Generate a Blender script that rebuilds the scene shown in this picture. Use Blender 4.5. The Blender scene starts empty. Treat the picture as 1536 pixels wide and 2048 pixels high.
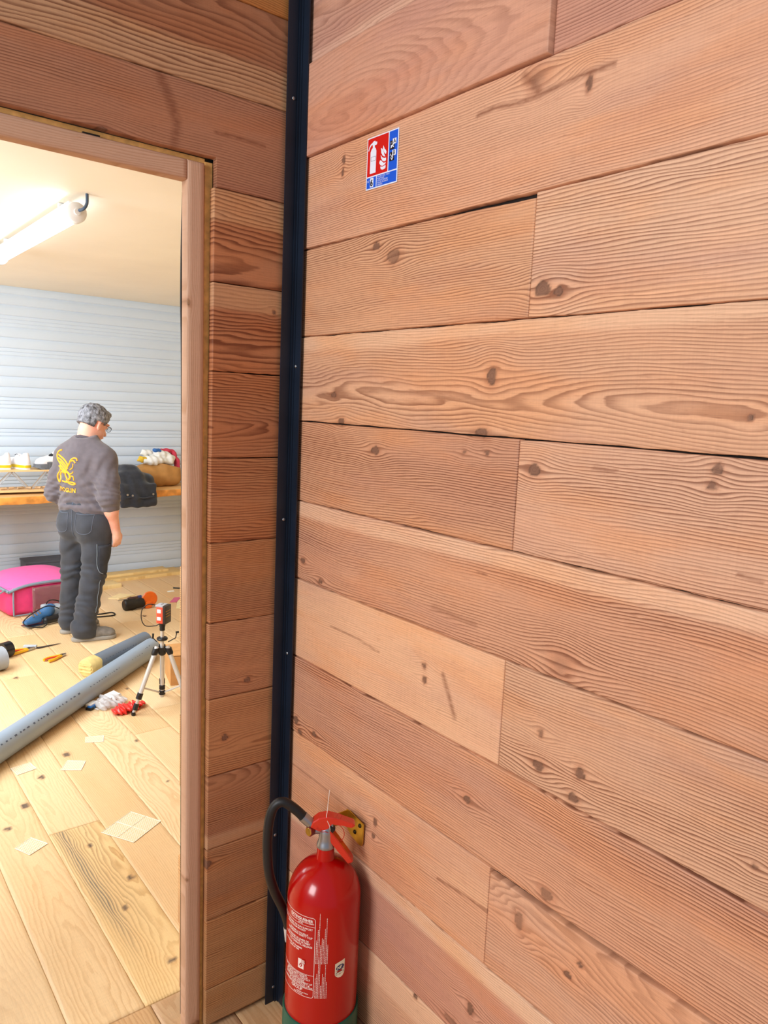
import bpy, bmesh, math, random
import numpy as np
from mathutils import Vector, Matrix
from mathutils.bvhtree import BVHTree

random.seed(4)
SC = bpy.context.scene
COL = SC.collection

# ------------------------------------------------------------------ camera
cam_d = bpy.data.cameras.new('camera')
cam = bpy.data.objects.new('camera', cam_d); COL.objects.link(cam)
FW, RT, UP = Vector((0.6156, 0.7753, -0.1411)), Vector((0.7860, -0.6163, 0.0440)), Vector((0.0530, 0.1381, 0.9890))
m = Matrix((RT.normalized(), UP.normalized(), -FW.normalized())).transposed().to_4x4()
m.translation = (-0.985, -1.623, 1.65)
cam.matrix_world = m
cam_d.sensor_fit = 'HORIZONTAL'; cam_d.sensor_width = 36.0; cam_d.lens = 36.0 * 1494.17 / 1536.0
cam_d.clip_start = 0.02; cam_d.clip_end = 100
SC.camera = cam

# ------------------------------------------------------------------ light
SC.view_settings.view_transform = 'Standard'
SC.view_settings.look = 'None'
SC.view_settings.gamma = 1.0
SC.view_settings.use_curve_mapping = False
SC.view_settings.exposure = 0.0
world = bpy.data.worlds.new('world'); SC.world = world; world.use_nodes = True
bg = world.node_tree.nodes['Background']
bg.inputs[0].default_value = (0.80, 0.88, 1.0, 1); bg.inputs[1].default_value = 0.38

def area(name, loc, target, sx, sy, power, col):
    l = bpy.data.lights.new(name, 'AREA'); l.shape = 'RECTANGLE'; l.size = sx; l.size_y = sy
    l.energy = power; l.color = col
    o = bpy.data.objects.new(name, l); COL.objects.link(o)
    o.location = loc
    o.rotation_euler = (Vector(target) - Vector(loc)).to_track_quat('-Z', 'Y').to_euler()
    return o
# daylight through the window of the near room (left, behind the photographer)
area('window_daylight', (-3.7, -1.15, 2.35), (0, -0.9, 1.2), 1.4, 1.5, 120, (0.96, 0.975, 1.0))
# unseen area lights added to brighten the far room, out of the doorway's view
area('workshop_fill', (-1.0, 3.4, 2.42), (-0.6, 3.4, 0), 1.6, 2.2, 118, (0.80, 0.91, 1.0))
area('workshop_front_fill', (-1.9, 1.6, 1.9), (1.0, 4.6, 0.9), 1.4, 1.2, 84, (0.78, 0.90, 1.0))  # second added fill light, aimed across the room at the bench

# ------------------------------------------------------------------ materials
def lin(c):
    return tuple(((v / 255.0) / 12.92 if v / 255.0 <= 0.04045 else ((v / 255.0 + 0.055) / 1.055) ** 2.4) for v in c) + (1.0,)

class NT:
    """small helper round a node tree"""
    def __init__(s, mat):
        mat.use_nodes = True
        s.t = mat.node_tree; s.n = s.t.nodes; s.b = s.n['Principled BSDF']
    def new(s, typ, **kw):
        nd = s.n.new(typ)
        for k, v in kw.items(): setattr(nd, k, v)
        return nd
    def link(s, a, b): s.t.links.new(a, b)
    def setin(s, sock, v):
        if hasattr(v, 'links'): s.link(v, sock)
        else: sock.default_value = v
    def math(s, op, a, b=0.0, c=None, clamp=False):
        nd = s.new('ShaderNodeMath', operation=op, use_clamp=clamp)
        s.setin(nd.inputs[0], a); s.setin(nd.inputs[1], b)
        if c is not None: s.setin(nd.inputs[2], c)
        return nd.outputs[0]
    def mix(s, fac, a, b, mode='MIX'):
        nd = s.new('ShaderNodeMix', data_type='RGBA', blend_type=mode)
        s.setin(nd.inputs[0], fac); s.setin(nd.inputs[6], a); s.setin(nd.inputs[7], b)
        return nd.outputs[2]
    def attr(s, name, out='Fac'):
        nd = s.new('ShaderNodeAttribute'); nd.attribute_name = name
        return nd.outputs[out]
    def map(s, vec, scale, loc=(0, 0, 0)):
        nd = s.new('ShaderNodeMapping'); s.link(vec, nd.inputs[0])
        nd.inputs['Scale'].default_value = scale; nd.inputs['Location'].default_value = loc
        return nd.outputs[0]
    def noise(s, vec, scale=1.0, detail=2.0, rough=0.5, out=0):
        nd = s.new('ShaderNodeTexNoise'); s.link(vec, nd.inputs['Vector'])
        nd.inputs['Scale'].default_value = scale; nd.inputs['Detail'].default_value = detail
        nd.inputs['Roughness'].default_value = rough
        return nd.outputs[out]
    def range(s, v, a, b, c, d, smooth=False):
        nd = s.new('ShaderNodeMapRange'); s.setin(nd.inputs[0], v)
        if smooth: nd.interpolation_type = 'SMOOTHSTEP'
        for i, x in enumerate((a, b, c, d)): nd.inputs[1 + i].default_value = x
        return nd.outputs[0]
    def bump(s, h, strength=0.3, dist=0.001):
        nd = s.new('ShaderNodeBump'); nd.inputs['Strength'].default_value = strength
        nd.inputs['Distance'].default_value = dist
        s.link(h, nd.inputs['Height']); s.link(nd.outputs[0], s.b.inputs['Normal'])

def mat(name, rgb, rough=0.5, metal=0.0, var=0.06, scale=30.0, bump=0.0, spec=0.5, coat=0.0, trans=0.0, alpha=1.0, sheen=0.0):
    """plain procedural material: colour with slight mottling"""
    M_ = bpy.data.materials.new(name); t = NT(M_)
    co = t.new('ShaderNodeTexCoord').outputs['Object']
    nz = t.noise(co, scale, 3.0)
    c = lin(rgb)
    lo = tuple(v * (1 - var) for v in c[:3]) + (1,); hi = tuple(min(1, v * (1 + var)) for v in c[:3]) + (1,)
    t.link(t.mix(t.range(nz, 0.3, 0.7, 0, 1), lo, hi), t.b.inputs['Base Color'])
    t.b.inputs['Roughness'].default_value = rough; t.b.inputs['Metallic'].default_value = metal
    t.b.inputs['Specular IOR Level'].default_value = spec
    t.b.inputs['Coat Weight'].default_value = coat
    t.b.inputs['Transmission Weight'].default_value = trans
    t.b.inputs['Alpha'].default_value = alpha
    if sheen: t.b.inputs['Sheen Weight'].default_value = sheen
    if bump: t.bump(nz, bump, 0.002)
    return M_

def emis(name, rgb, strength):
    M_ = bpy.data.materials.new(name); t = NT(M_)
    t.b.inputs['Base Color'].default_value = lin(rgb)
    t.b.inputs['Emission Color'].default_value = lin(rgb); t.b.inputs['Emission Strength'].default_value = strength
    return M_

def wood_mat(name, dark, knotcol, rough=0.6, contrast=1.0, fibre=0.09, blotch=0.09, red=(1.04, 0.93, 0.86), saw=0.030, patch=0.0):
    """sawn boards: the ring phase, knots, pitch streaks and board tone come as mesh attributes"""
    M_ = bpy.data.materials.new(name); t = NT(M_)
    g = t.attr('gvec', 'Vector')                       # along the board, across it, board number
    ph = t.attr('phase'); kn = t.attr('knot'); kr = t.attr('krho'); st = t.attr('stain'); gy = t.attr('grey')
    tone = t.attr('tone', 'Color'); con = t.attr('contrast')
    wig = t.noise(t.map(g, (9, 60, 3.1)), 1.0, 3.0)
    ph2 = t.math('ADD', ph, t.math('MULTIPLY', t.math('SUBTRACT', wig, 0.5), 0.9))
    fr = t.math('FRACT', ph2)
    up_ = t.range(fr, 0.15, 0.88, 0, 1, True); dn = t.range(fr, 0.90, 1.0, 1, 0)
    late = t.math('MULTIPLY', t.math('POWER', up_, 1.6), dn)
    vary = t.range(t.noise(t.map(g, (1.5, 14, 5.3)), 1.0, 2.0), 0.3, 0.7, 0.35, 1.15)
    late = t.math('MULTIPLY', t.math('MULTIPLY', late, con), t.math('MULTIPLY', vary, contrast), clamp=True)
    nd = t.new('ShaderNodeMix', data_type='RGBA', blend_type='MULTIPLY')
    nd.inputs[0].default_value = 1.0; t.link(tone, nd.inputs[6]); nd.inputs[7].default_value = dark
    c = t.mix(late, tone, nd.outputs[2])
    bl = t.range(t.noise(t.map(g, (1.8, 7.0, 9.7)), 1.0, 3.0, 0.6), 0.42, 0.68, 0, 1, True)
    c = t.mix(t.math('MULTIPLY', bl, blotch * 5), c, t.mix(1.0, c, red + (1,), 'MULTIPLY'))
    fb = t.range(t.noise(t.map(g, (14, 620, 2.0)), 1.0, 2.0), 0.25, 0.75, 1 - fibre, 1 + fibre)
    sw = t.range(t.noise(t.map(g, (330, 9, 2.0)), 1.0, 1.0), 0.3, 0.7, 1 - saw, 1 + saw)
    fl = t.range(t.noise(t.map(g, (90, 240, 2.0)), 1.0, 2.0), 0.3, 0.7, 1 - saw, 1 + saw)
    v = t.math('MULTIPLY', t.math('MULTIPLY', fb, sw), fl)
    cv = t.new('ShaderNodeCombineColor')
    for i in range(3): t.link(v, cv.inputs[i])
    c = t.mix(1.0, c, cv.outputs[0], 'MULTIPLY')
    pore = t.range(t.noise(t.map(g, (46, 420, 4.0)), 1.0, 2.0), 0.60, 0.72, 0, 0.16 + 0.16 * patch)
    c = t.mix(pore, c, t.mix(1.0, c, (0.55, 0.42, 0.36, 1), 'MULTIPLY'))
    if patch:                                          # warm and rosy patches of the heartwood
        p1 = t.range(t.noise(t.map(g, (2.3, 9.0, 13.1)), 1.0, 3.0, 0.6), 0.46, 0.64, 0, 0.75, True)
        c = t.mix(p1, c, t.mix(1.0, c, (1.04, 0.92, 0.78, 1), 'MULTIPLY'))
        p2 = t.range(t.noise(t.map(g, (1.4, 6.0, 3.3), (7, 3, 1)), 1.0, 3.0, 0.6), 0.48, 0.66, 0, 0.8, True)
        c = t.mix(p2, c, t.mix(1.0, c, (0.88, 0.86, 0.93, 1), 'MULTIPLY'))
    # grey weathering streaks
    c = t.mix(t.math('MULTIPLY', gy, t.range(late, 0, 0.8, 0.25, 1.0)), c, lin((128, 116, 100)))
    # pitch streaks
    stn = t.math('MULTIPLY', st, t.range(t.noise(t.map(g, (60, 160, 2)), 1.0, 3.0), 0.3, 0.6, 0.45, 1.0), clamp=True)
    c = t.mix(stn, c, t.mix(0.45, lin((118, 66, 44)), t.mix(1.0, tone, (0.5, 0.4, 0.35, 1), 'MULTIPLY')))
    # knots: ringed heart, dark rim
    kring = t.math('FRACT', t.math('MULTIPLY', kr, 3.3))
    kc = t.mix(t.math('MULTIPLY', kring, 0.55), knotcol, tuple(v * 1.55 for v in knotcol[:3]) + (1,))
    rim = t.math('MULTIPLY', t.range(kr, 0.72, 0.92, 0, 1, True), t.range(kr, 0.98, 1.15, 1, 0, True))
    kc = t.mix(t.math('MULTIPLY', rim, 0.65), kc, tuple(v * 0.35 for v in knotcol[:3]) + (1,))
    halo = t.range(kr, 1.0, 2.4, 1, 0, True)
    c = t.mix(t.math('MULTIPLY', halo, t.math('MULTIPLY', t.attr('kstr'), 0.35)), c, t.mix(1.0, c, (0.75, 0.55, 0.45, 1), 'MULTIPLY'))
    c = t.mix(kn, c, kc)
    t.link(c, t.b.inputs['Base Color'])
    t.b.inputs['Roughness'].default_value = rough
    t.b.inputs['Specular IOR Level'].default_value = 0.3
    h = t.math('SUBTRACT', t.math('MULTIPLY', fb, 1.2), t.math('MULTIPLY', late, 0.35))
    h = t.math('ADD', h, t.math('MULTIPLY', fl, 0.8))
    t.bump(h, 0.30, 0.0012)
    return M_

M = {}
M['larch'] = wood_mat('larch_boards', (0.41, 0.31, 0.275, 1), lin((116, 82, 64)), contrast=1.08, saw=0.02, patch=1.0)
M['pine_floor'] = wood_mat('pine_floor', (0.74, 0.60, 0.46, 1), lin((98, 82, 72)), rough=0.42, contrast=0.5, fibre=0.05, blotch=0.05, red=(1.0, 0.88, 0.74), saw=0.02)
M['gap_dark'] = mat('gap_dark', (26, 20, 16), 0.9)
M['steel_dark'] = mat('dark_painted_steel', (21, 31, 46), 0.42, 0.15, 0.25, 9.0, spec=0.5)
M['screw'] = mat('screw_steel', (170, 172, 176), 0.3, 1.0)
M['black_plastic'] = mat('black_plastic', (22, 22, 25), 0.45)
M['black_rubber'] = mat('black_rubber', (17, 17, 19), 0.5, bump=0.1)
M['ext_red'] = mat('red_enamel', (176, 8, 6), 0.20, 0.0, 0.04, 6.0, spec=0.4, coat=0.15)
M['lever_red'] = mat('red_lever_paint', (205, 44, 26), 0.28, spec=0.5, coat=0.3)
M['ext_green'] = mat('green_base', (16, 86, 68), 0.4)
M['cast_metal'] = mat('cast_aluminium', (168, 172, 180), 0.34, 0.95, bump=0.1)
M['brass'] = mat('brass', (212, 178, 88), 0.28, 0.95)
M['zinc'] = mat('yellow_zinc_plate', (206, 168, 62), 0.32, 0.85, 0.2, 40)
M['print_white'] = mat('white_print', (240, 222, 214), 0.5)
M['white'] = mat('white_plastic', (240, 240, 240), 0.4, var=0.02)
M['sign_white'] = mat('sign_white', (228, 232, 244), 0.35, var=0.01)
M['sign_red'] = mat('sign_red', (206, 22, 18), 0.32, var=0.01)
M['sign_blue'] = mat('sign_blue', (10, 88, 212), 0.32, var=0.01)
M['sign_black'] = mat('sign_black', (14, 16, 26), 0.32)
M['string'] = mat('white_string', (236, 226, 214), 0.8)

# ------------------------------------------------------------------ geometry helpers
def obj(name, bm, material=None, parent=None, smooth=True, angle=35):
    me = bpy.data.meshes.new(name)
    if isinstance(bm, bmesh.types.BMesh):
        bm.normal_update(); bm.to_mesh(me); bm.free()
    else:
        v, f = bm[0], bm[1]
        me.from_pydata([tuple(p) for p in v], [], [tuple(p) for p in f]); me.update()
    if material is not None:
        for mm in (material if isinstance(material, (list, tuple)) else [material]): me.materials.append(mm)
    o = bpy.data.objects.new(name, me); COL.objects.link(o)
    if parent is not None: o.parent = parent
    if smooth:
        me.polygons.foreach_set('use_smooth', [True] * len(me.polygons))
        if angle < 180: me.set_sharp_from_angle(angle=math.radians(angle))
    return o

def thing(name, label, cat, loc=(0, 0, 0), rotz=0.0, group=None):
    o = bpy.data.objects.new(name, None); COL.objects.link(o)
    o.empty_display_size = 0.05
    o.location = loc; o.rotation_euler = (0, 0, rotz); o['label'] = label; o['category'] = cat
    if group: o['group'] = group
    return o

def tag(o, label, cat, group=None):
    o['label'] = label; o['category'] = cat
    if group: o['group'] = group
    return o

def struct(o):
    o['kind'] = 'structure'; return o

def box(bm, c, s, mtx=None, bevel=0.0, mi=0):
    r = bmesh.ops.create_cube(bm, size=1.0)
    vs = r['verts']
    for v in vs:
        v.co = Vector((v.co.x * s[0], v.co.y * s[1], v.co.z * s[2]))
    if bevel > 0:
        es = list({e for v in vs for e in v.link_edges})
        r2 = bmesh.ops.bevel(bm, geom=es, offset=bevel, segments=2, profile=0.6, affect='EDGES')
        vs = list({v for f in r2['faces'] for v in f.verts} | {v for v in vs if v.is_valid})
    for v in vs:
        p = v.co.copy()
        if mtx is not None: p = mtx @ p
        v.co = p + Vector(c)
    if mi:
        for f in {f for v in vs for f in v.link_faces}: f.material_index = mi
    return vs

def frames(pts):
    P = [Vector(p) for p in pts]; n = len(P)
    T = [(P[min(i + 1, n - 1)] - P[max(i - 1, 0)]).normalized() for i in range(n)]
    up = Vector((0, 0, 1)) if abs(T[0].z) < 0.9 else Vector((1, 0, 0))
    N = [(up - T[0] * up.dot(T[0])).normalized()]
    for i in range(1, n):
        q = N[-1] - T[i] * N[-1].dot(T[i]); N.append(q.normalized())
    return P, T, N

def tube(bm, pts, r, seg=12, cap=True, sx=1.0, mi=0):
    """swept round section; r number or list; sx squashes the section sideways"""
    P, T, N = frames(pts); rings = []
    for i, p in enumerate(P):
        b = T[i].cross(N[i]); ri = r[i] if isinstance(r, (list, tuple)) else r
        rings.append([bm.verts.new(p + N[i] * (math.cos(a) * ri) + b * (math.sin(a) * ri * sx))
                      for a in [2 * math.pi * k / seg for k in range(seg)]])
    for i in range(len(P) - 1):
        for k in range(seg):
            f = bm.faces.new((rings[i][k], rings[i][(k + 1) % seg], rings[i + 1][(k + 1) % seg], rings[i + 1][k])); f.material_index = mi
    if cap:
        f = bm.faces.new(list(reversed(rings[0]))); f.material_index = mi
        f = bm.faces.new(rings[-1]); f.material_index = mi

def smooth_pts(pts, n=8):
    """Catmull-Rom through the points"""
    P = [Vector(p) for p in pts]; out = []
    for i in range(len(P) - 1):
        p0 = P[max(i - 1, 0)]; p1 = P[i]; p2 = P[i + 1]; p3 = P[min(i + 2, len(P) - 1)]
        for k in range(n):
            t = k / n
            out.append(0.5 * ((2 * p1) + (p2 - p0) * t + (2 * p0 - 5 * p1 + 4 * p2 - p3) * t * t + (3 * p1 - p0 - 3 * p2 + p3) * t ** 3))
    out.append(P[-1]); return out

def lathe(bm, prof, c=(0, 0, 0), seg=48, mtx=None, mi=0):
    """profile of (radius, height) turned about the local z axis"""
    rings = []
    for (r, z) in prof:
        ring = []
        for k in range(seg):
            a = 2 * math.pi * k / seg
            p = Vector((r * math.cos(a), r * math.sin(a), z))
            if mtx is not None: p = mtx @ p
            ring.append(bm.verts.new(p + Vector(c)))
        rings.append(ring)
    for i in range(len(prof) - 1):
        for k in range(seg):
            f = bm.faces.new((rings[i][k], rings[i][(k + 1) % seg], rings[i + 1][(k + 1) % seg], rings[i + 1][k])); f.material_index = mi
    if prof[0][0] > 1e-6: bm.faces.new(list(reversed(rings[0]))).material_index = mi
    if prof[-1][0] > 1e-6: bm.faces.new(rings[-1]).material_index = mi

def prism(bm, poly, t0, t1, fn, mi=0):
    """polygon (u,v) extruded from t0 to t1; fn(u,v,t)->xyz"""
    a = [bm.verts.new(fn(u, v, t0)) for u, v in poly]; b = [bm.verts.new(fn(u, v, t1)) for u, v in poly]
    n = len(poly)
    fs = [bm.faces.new(a), bm.faces.new(list(reversed(b)))]
    for i in range(n): fs.append(bm.faces.new((a[i], b[i], b[(i + 1) % n], a[(i + 1) % n])))
    for f in fs: f.material_index = mi
    return fs

def axis_mtx(d, up=(0, 0, 1)):
    """rotation taking local z to d"""
    return Vector(d).normalized().to_track_quat('Z', 'Y').to_matrix()

_font_cache = {}
def text_geo(s, size=1.0, align='LEFT', bold=0.0):
    """letter outlines as flat triangles (list of verts, faces) in the xy plane"""
    cu = bpy.data.curves.new('lettering', 'FONT'); cu.body = s; cu.size = size; cu.align_x = align; cu.offset = bold
    cu.resolution_u = 3
    o = bpy.data.objects.new('lettering', cu); COL.objects.link(o)
    bpy.context.view_layer.update()
    dg = bpy.context.evaluated_depsgraph_get()
    me = o.evaluated_get(dg).to_mesh()
    v = [tuple(x.co) for x in me.vertices]; f = [tuple(p.vertices) for p in me.polygons]
    o.evaluated_get(dg).to_mesh_clear()
    bpy.data.objects.remove(o); bpy.data.curves.remove(cu)
    return v, f

def add_text(bm, s, size, fn, align='LEFT', bold=0.0, mi=0, width=None):
    v, f = text_geo(s, size, align, bold)
    k = 1.0
    if width and v:
        w = max(p[0] for p in v) - min(p[0] for p in v); k = width / w
    vs = [bm.verts.new(fn(p[0] * k, p[1])) for p in v]
    for q in f:
        try: bm.faces.new([vs[i] for i in q]).material_index = mi
        except ValueError: pass

# ---- signed-distance modelling, meshed by surface nets
class Field:
    def __init__(s, lo, hi, h):
        s.lo = np.array(lo, np.float32); s.h = h
        s.n = np.ceil((np.array(hi) - np.array(lo)) / h).astype(int) + 1
        s.f = np.full(s.n, 1.0, np.float32)
        s.ax = [s.lo[i] + h * np.arange(s.n[i], dtype=np.float32) for i in range(3)]
    def _sub(s, lo, hi):
        i0 = np.clip(((np.array(lo) - s.lo) / s.h).astype(int) - 1, 0, s.n)
        i1 = np.clip(((np.array(hi) - s.lo) / s.h).astype(int) + 3, 0, s.n)
        sl = tuple(slice(a, b) for a, b in zip(i0, i1))
        X = s.ax[0][sl[0]][:, None, None]; Y = s.ax[1][sl[1]][None, :, None]; Z = s.ax[2][sl[2]][None, None, :]
        return sl, X, Y, Z
    def _join(s, sl, d, k, cut=False):
        a = s.f[sl]
        if a.size == 0: return
        if cut: a = -a
        if k > 0:
            hh = np.clip(0.5 + 0.5 * (a - d) / k, 0, 1)
            r = a * (1 - hh) + d * hh - k * hh * (1 - hh)
        else: r = np.minimum(a, d)
        s.f[sl] = -r if cut else r
    def cone(s, a, b, ra, rb, k=0.02, cut=False):
        a = np.array(a, float); b = np.array(b, float); R = max(ra, rb) + k + 3 * s.h
        sl, X, Y, Z = s._sub(np.minimum(a, b) - R, np.maximum(a, b) + R)
        ab = b - a; L2 = max(ab @ ab, 1e-9)
        px, py, pz = X - a[0], Y - a[1], Z - a[2]
        t = np.clip((px * ab[0] + py * ab[1] + pz * ab[2]) / L2, 0, 1)
        d = np.sqrt((px - t * ab[0]) ** 2 + (py - t * ab[1]) ** 2 + (pz - t * ab[2]) ** 2) - (ra + (rb - ra) * t)
        s._join(sl, d.astype(np.float32), k, cut); return s
    def ell(s, c, r, rot=None, k=0.02, cut=False):
        c = np.array(c, float); R = max(r) + k + 3 * s.h
        sl, X, Y, Z = s._sub(c - R, c + R)
        px, py, pz = X - c[0], Y - c[1], Z - c[2]
        if rot is not None:
            q = np.array(rot).T
            px, py, pz = (q[0][0] * px + q[0][1] * py + q[0][2] * pz, q[1][0] * px + q[1][1] * py + q[1][2] * pz, q[2][0] * px + q[2][1] * py + q[2][2] * pz)
        k0 = np.sqrt((px / r[0]) ** 2 + (py / r[1]) ** 2 + (pz / r[2]) ** 2) + 1e-6
        k1 = np.sqrt((px / r[0] ** 2) ** 2 + (py / r[1] ** 2) ** 2 + (pz / r[2] ** 2) ** 2) + 1e-6
        s._join(sl, (k0 * (k0 - 1) / k1).astype(np.float32), k, cut); return s
    def rbox(s, c, r, rad=0.01, rot=None, k=0.01, cut=False):
        c = np.array(c, float); R = float(np.linalg.norm(r)) + k + 3 * s.h
        sl, X, Y, Z = s._sub(c - R, c + R)
        px, py, pz = X - c[0], Y - c[1], Z - c[2]
        if rot is not None:
            q = np.array(rot).T
            px, py, pz = (q[0][0] * px + q[0][1] * py + q[0][2] * pz, q[1][0] * px + q[1][1] * py + q[1][2] * pz, q[2][0] * px + q[2][1] * py + q[2][2] * pz)
        qx, qy, qz = np.abs(px) - r[0] + rad, np.abs(py) - r[1] + rad, np.abs(pz) - r[2] + rad
        d = np.sqrt(np.maximum(qx, 0) ** 2 + np.maximum(qy, 0) ** 2 + np.maximum(qz, 0) ** 2) + np.minimum(np.maximum(np.maximum(qx, qy), qz), 0) - rad
        s._join(sl, d.astype(np.float32), k, cut); return s
    def plane_cut(s, n, o):
        """removes everything on the side n points to"""
        n = np.array(n, float); n /= np.linalg.norm(n)
        X, Y, Z = s.ax[0][:, None, None], s.ax[1][None, :, None], s.ax[2][None, None, :]
        d = (X - o[0]) * n[0] + (Y - o[1]) * n[1] + (Z - o[2]) * n[2]
        s.f = np.maximum(s.f, d.astype(np.float32)); return s
    def warp(s, fn):
        """adds fn(X,Y,Z) to the distance (folds, dents)"""
        X, Y, Z = s.ax[0][:, None, None], s.ax[1][None, :, None], s.ax[2][None, None, :]
        s.f = s.f + fn(X, Y, Z).astype(np.float32); return s
    def mesh(s):
        f = s.f; ins = f < 0
        nx, ny, nz = s.n
        c = [f[i:nx - 1 + i, j:ny - 1 + j, k:nz - 1 + k] for i in (0, 1) for j in (0, 1) for k in (0, 1)]
        ci = [ins[i:nx - 1 + i, j:ny - 1 + j, k:nz - 1 + k] for i in (0, 1) for j in (0, 1) for k in (0, 1)]
        cnt = sum(x.astype(np.int8) for x in ci)
        act = (cnt > 0) & (cnt < 8)
        idx = np.argwhere(act); vid = np.full(act.shape, -1, np.int64); vid[act] = np.arange(len(idx))
        cv = np.stack([x[act] for x in c], 1)
        off = np.array([(i, j, k) for i in (0, 1) for j in (0, 1) for k in (0, 1)], float)
        acc = np.zeros((len(idx), 3)); n = np.zeros(len(idx))
        for a in range(8):
            for b in range(a + 1, 8):
                if np.abs(off[a] - off[b]).sum() != 1: continue
                fa, fb = cv[:, a], cv[:, b]; cr = (fa < 0) != (fb < 0)
                t = np.where(cr, fa / np.where(cr, fa - fb, 1), 0)
                acc += np.where(cr[:, None], off[a] + (off[b] - off[a]) * t[:, None], 0); n += cr
        V = s.lo + (idx + acc / n[:, None]) * s.h
        F = []
        for ax in range(3):
            o1, o2 = [(1, 2), (2, 0), (0, 1)][ax]
            a = ins.take(range(0, s.n[ax] - 1), ax); b = ins.take(range(1, s.n[ax]), ax)
            e = np.argwhere(a != b)
            e = e[(e[:, o1] > 0) & (e[:, o2] > 0) & (e[:, o1] < s.n[o1] - 1) & (e[:, o2] < s.n[o2] - 1)]
            flip = a[e[:, 0], e[:, 1], e[:, 2]]
            d1 = np.zeros(3, int); d1[o1] = 1; d2 = np.zeros(3, int); d2[o2] = 1
            g = lambda q: vid[q[:, 0], q[:, 1], q[:, 2]]
            q = np.stack([g(e - d1 - d2), g(e - d2), g(e), g(e - d1)], 1)
            F.append(q[flip]); F.append(q[~flip][:, ::-1])
        return V, np.concatenate(F)

def relax(V, F, n=2, w=0.5):
    E = np.concatenate([F[:, [0, 1]], F[:, [1, 2]], F[:, [2, 3]], F[:, [3, 0]]])
    for _ in range(n):
        acc = np.zeros_like(V); cnt = np.zeros(len(V))
        for a, b in ((0, 1), (1, 0)):
            for d in range(3): acc[:, d] += np.bincount(E[:, a], V[E[:, b], d], len(V))
            cnt += np.bincount(E[:, a], minlength=len(V))
        V = V * (1 - w) + w * acc / np.maximum(cnt, 1)[:, None]
    return V

def fobj(name, fld, material, parent=None, n=2):
    V, F = fld.mesh(); V = relax(V, F, n)
    me = bpy.data.meshes.new(name)
    me.vertices.add(len(V)); me.vertices.foreach_set('co', V.astype(np.float32).ravel())
    me.loops.add(len(F) * 4); me.loops.foreach_set('vertex_index', F.astype(np.int32).ravel())
    me.polygons.add(len(F)); me.polygons.foreach_set('loop_start', np.arange(0, len(F) * 4, 4, dtype=np.int32))
    me.update(calc_edges=True)
    me.polygons.foreach_set('use_smooth', np.ones(len(F), bool))
    for mm in (material if isinstance(material, (list, tuple)) else [material]): me.materials.append(mm)
    o = bpy.data.objects.new(name, me); COL.objects.link(o)
    if parent is not None: o.parent = parent
    return o

# ------------------------------------------------------------------ boards
def wave(rng, n, fmin, fmax):
    fs = np.exp(rng.uniform(math.log(fmin), math.log(fmax), n)); ps = rng.uniform(0, 6.28, n)
    am = (fmin / fs) ** 0.6; am /= am.sum()
    return lambda x: sum(a * np.sin(f * x * 6.283 + p) for a, f, p in zip(am, fs, ps))

def board_fields(A, Cc, c0, c1, P, knots, stains):
    """ring phase, knots, streaks over the points (A along, Cc across)"""
    rng = np.random.default_rng(P['seed'])
    w = c1 - c0
    zc = c0 + w * P.get('pith', rng.choice([-1.2, 2.1, -0.8, 1.7, 0.3, 0.7]))
    dd = P.get('depth', rng.uniform(0.02, 0.06))
    rw = P.get('rw', rng.uniform(0.0044, 0.0058))
    w1 = wave(rng, 5, 0.25, 1.6); w2 = wave(rng, 5, 0.5, 3.0); w3 = wave(rng, 5, 3, 12); w4 = wave(rng, 4, 10, 30)
    Ze = Cc.copy(); kn = np.zeros_like(A); kr = np.full_like(A, 9.0); ks = np.zeros_like(A)
    for kq in knots:
        ka, kc, ra, rc = kq[:4]; kst = kq[4] if len(kq) > 4 else P.get('kstr', 0.95)
        u = (A - ka) / (2.6 * ra + 0.016); v = (Cc - kc) / (2.0 * rc + 0.010)
        g = np.exp(-(u * u + v * v))
        Ze = Ze - (Ze - kc) * 0.82 * g
        rho = np.sqrt(((A - ka) / ra) ** 2 + ((Cc - kc) / rc) ** 2) * (1 + 0.10 * np.sin(3 * np.arctan2(Cc - kc, A - ka) + ka * 40))
        kr = np.minimum(kr, rho)
        kn = np.maximum(kn, np.clip((1.12 - rho) / (0.2 if kst > .5 else 0.7), 0, 1) * kst); ks = np.maximum(ks, np.clip((3 - rho), 0, 1))
    d = dd * (1 + 0.9 * w1(A)) + 0.004
    r = np.sqrt((Ze - zc - 0.012 * w2(A)) ** 2 + d ** 2)
    ph = r / rw + 0.35 * w3(A + 3 * Cc) + 0.25 * w4(Cc * 2 + A * 0.3)
    st = np.zeros_like(A)
    for (pts, wd, amt) in stains:
        for (p, q) in zip(pts[:-1], pts[1:]):
            p = np.array(p); q = np.array(q); ab = q - p; L = ab @ ab
            t = np.clip(((A - p[0]) * ab[0] + (Cc - p[1]) * ab[1]) / L, 0, 1)
            dist = np.hypot(A - p[0] - t * ab[0], Cc - p[1] - t * ab[1])
            st = np.maximum(st, amt * np.clip(1.3 - dist / wd, 0, 1))
    return ph, kn, kr, ks, st

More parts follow.
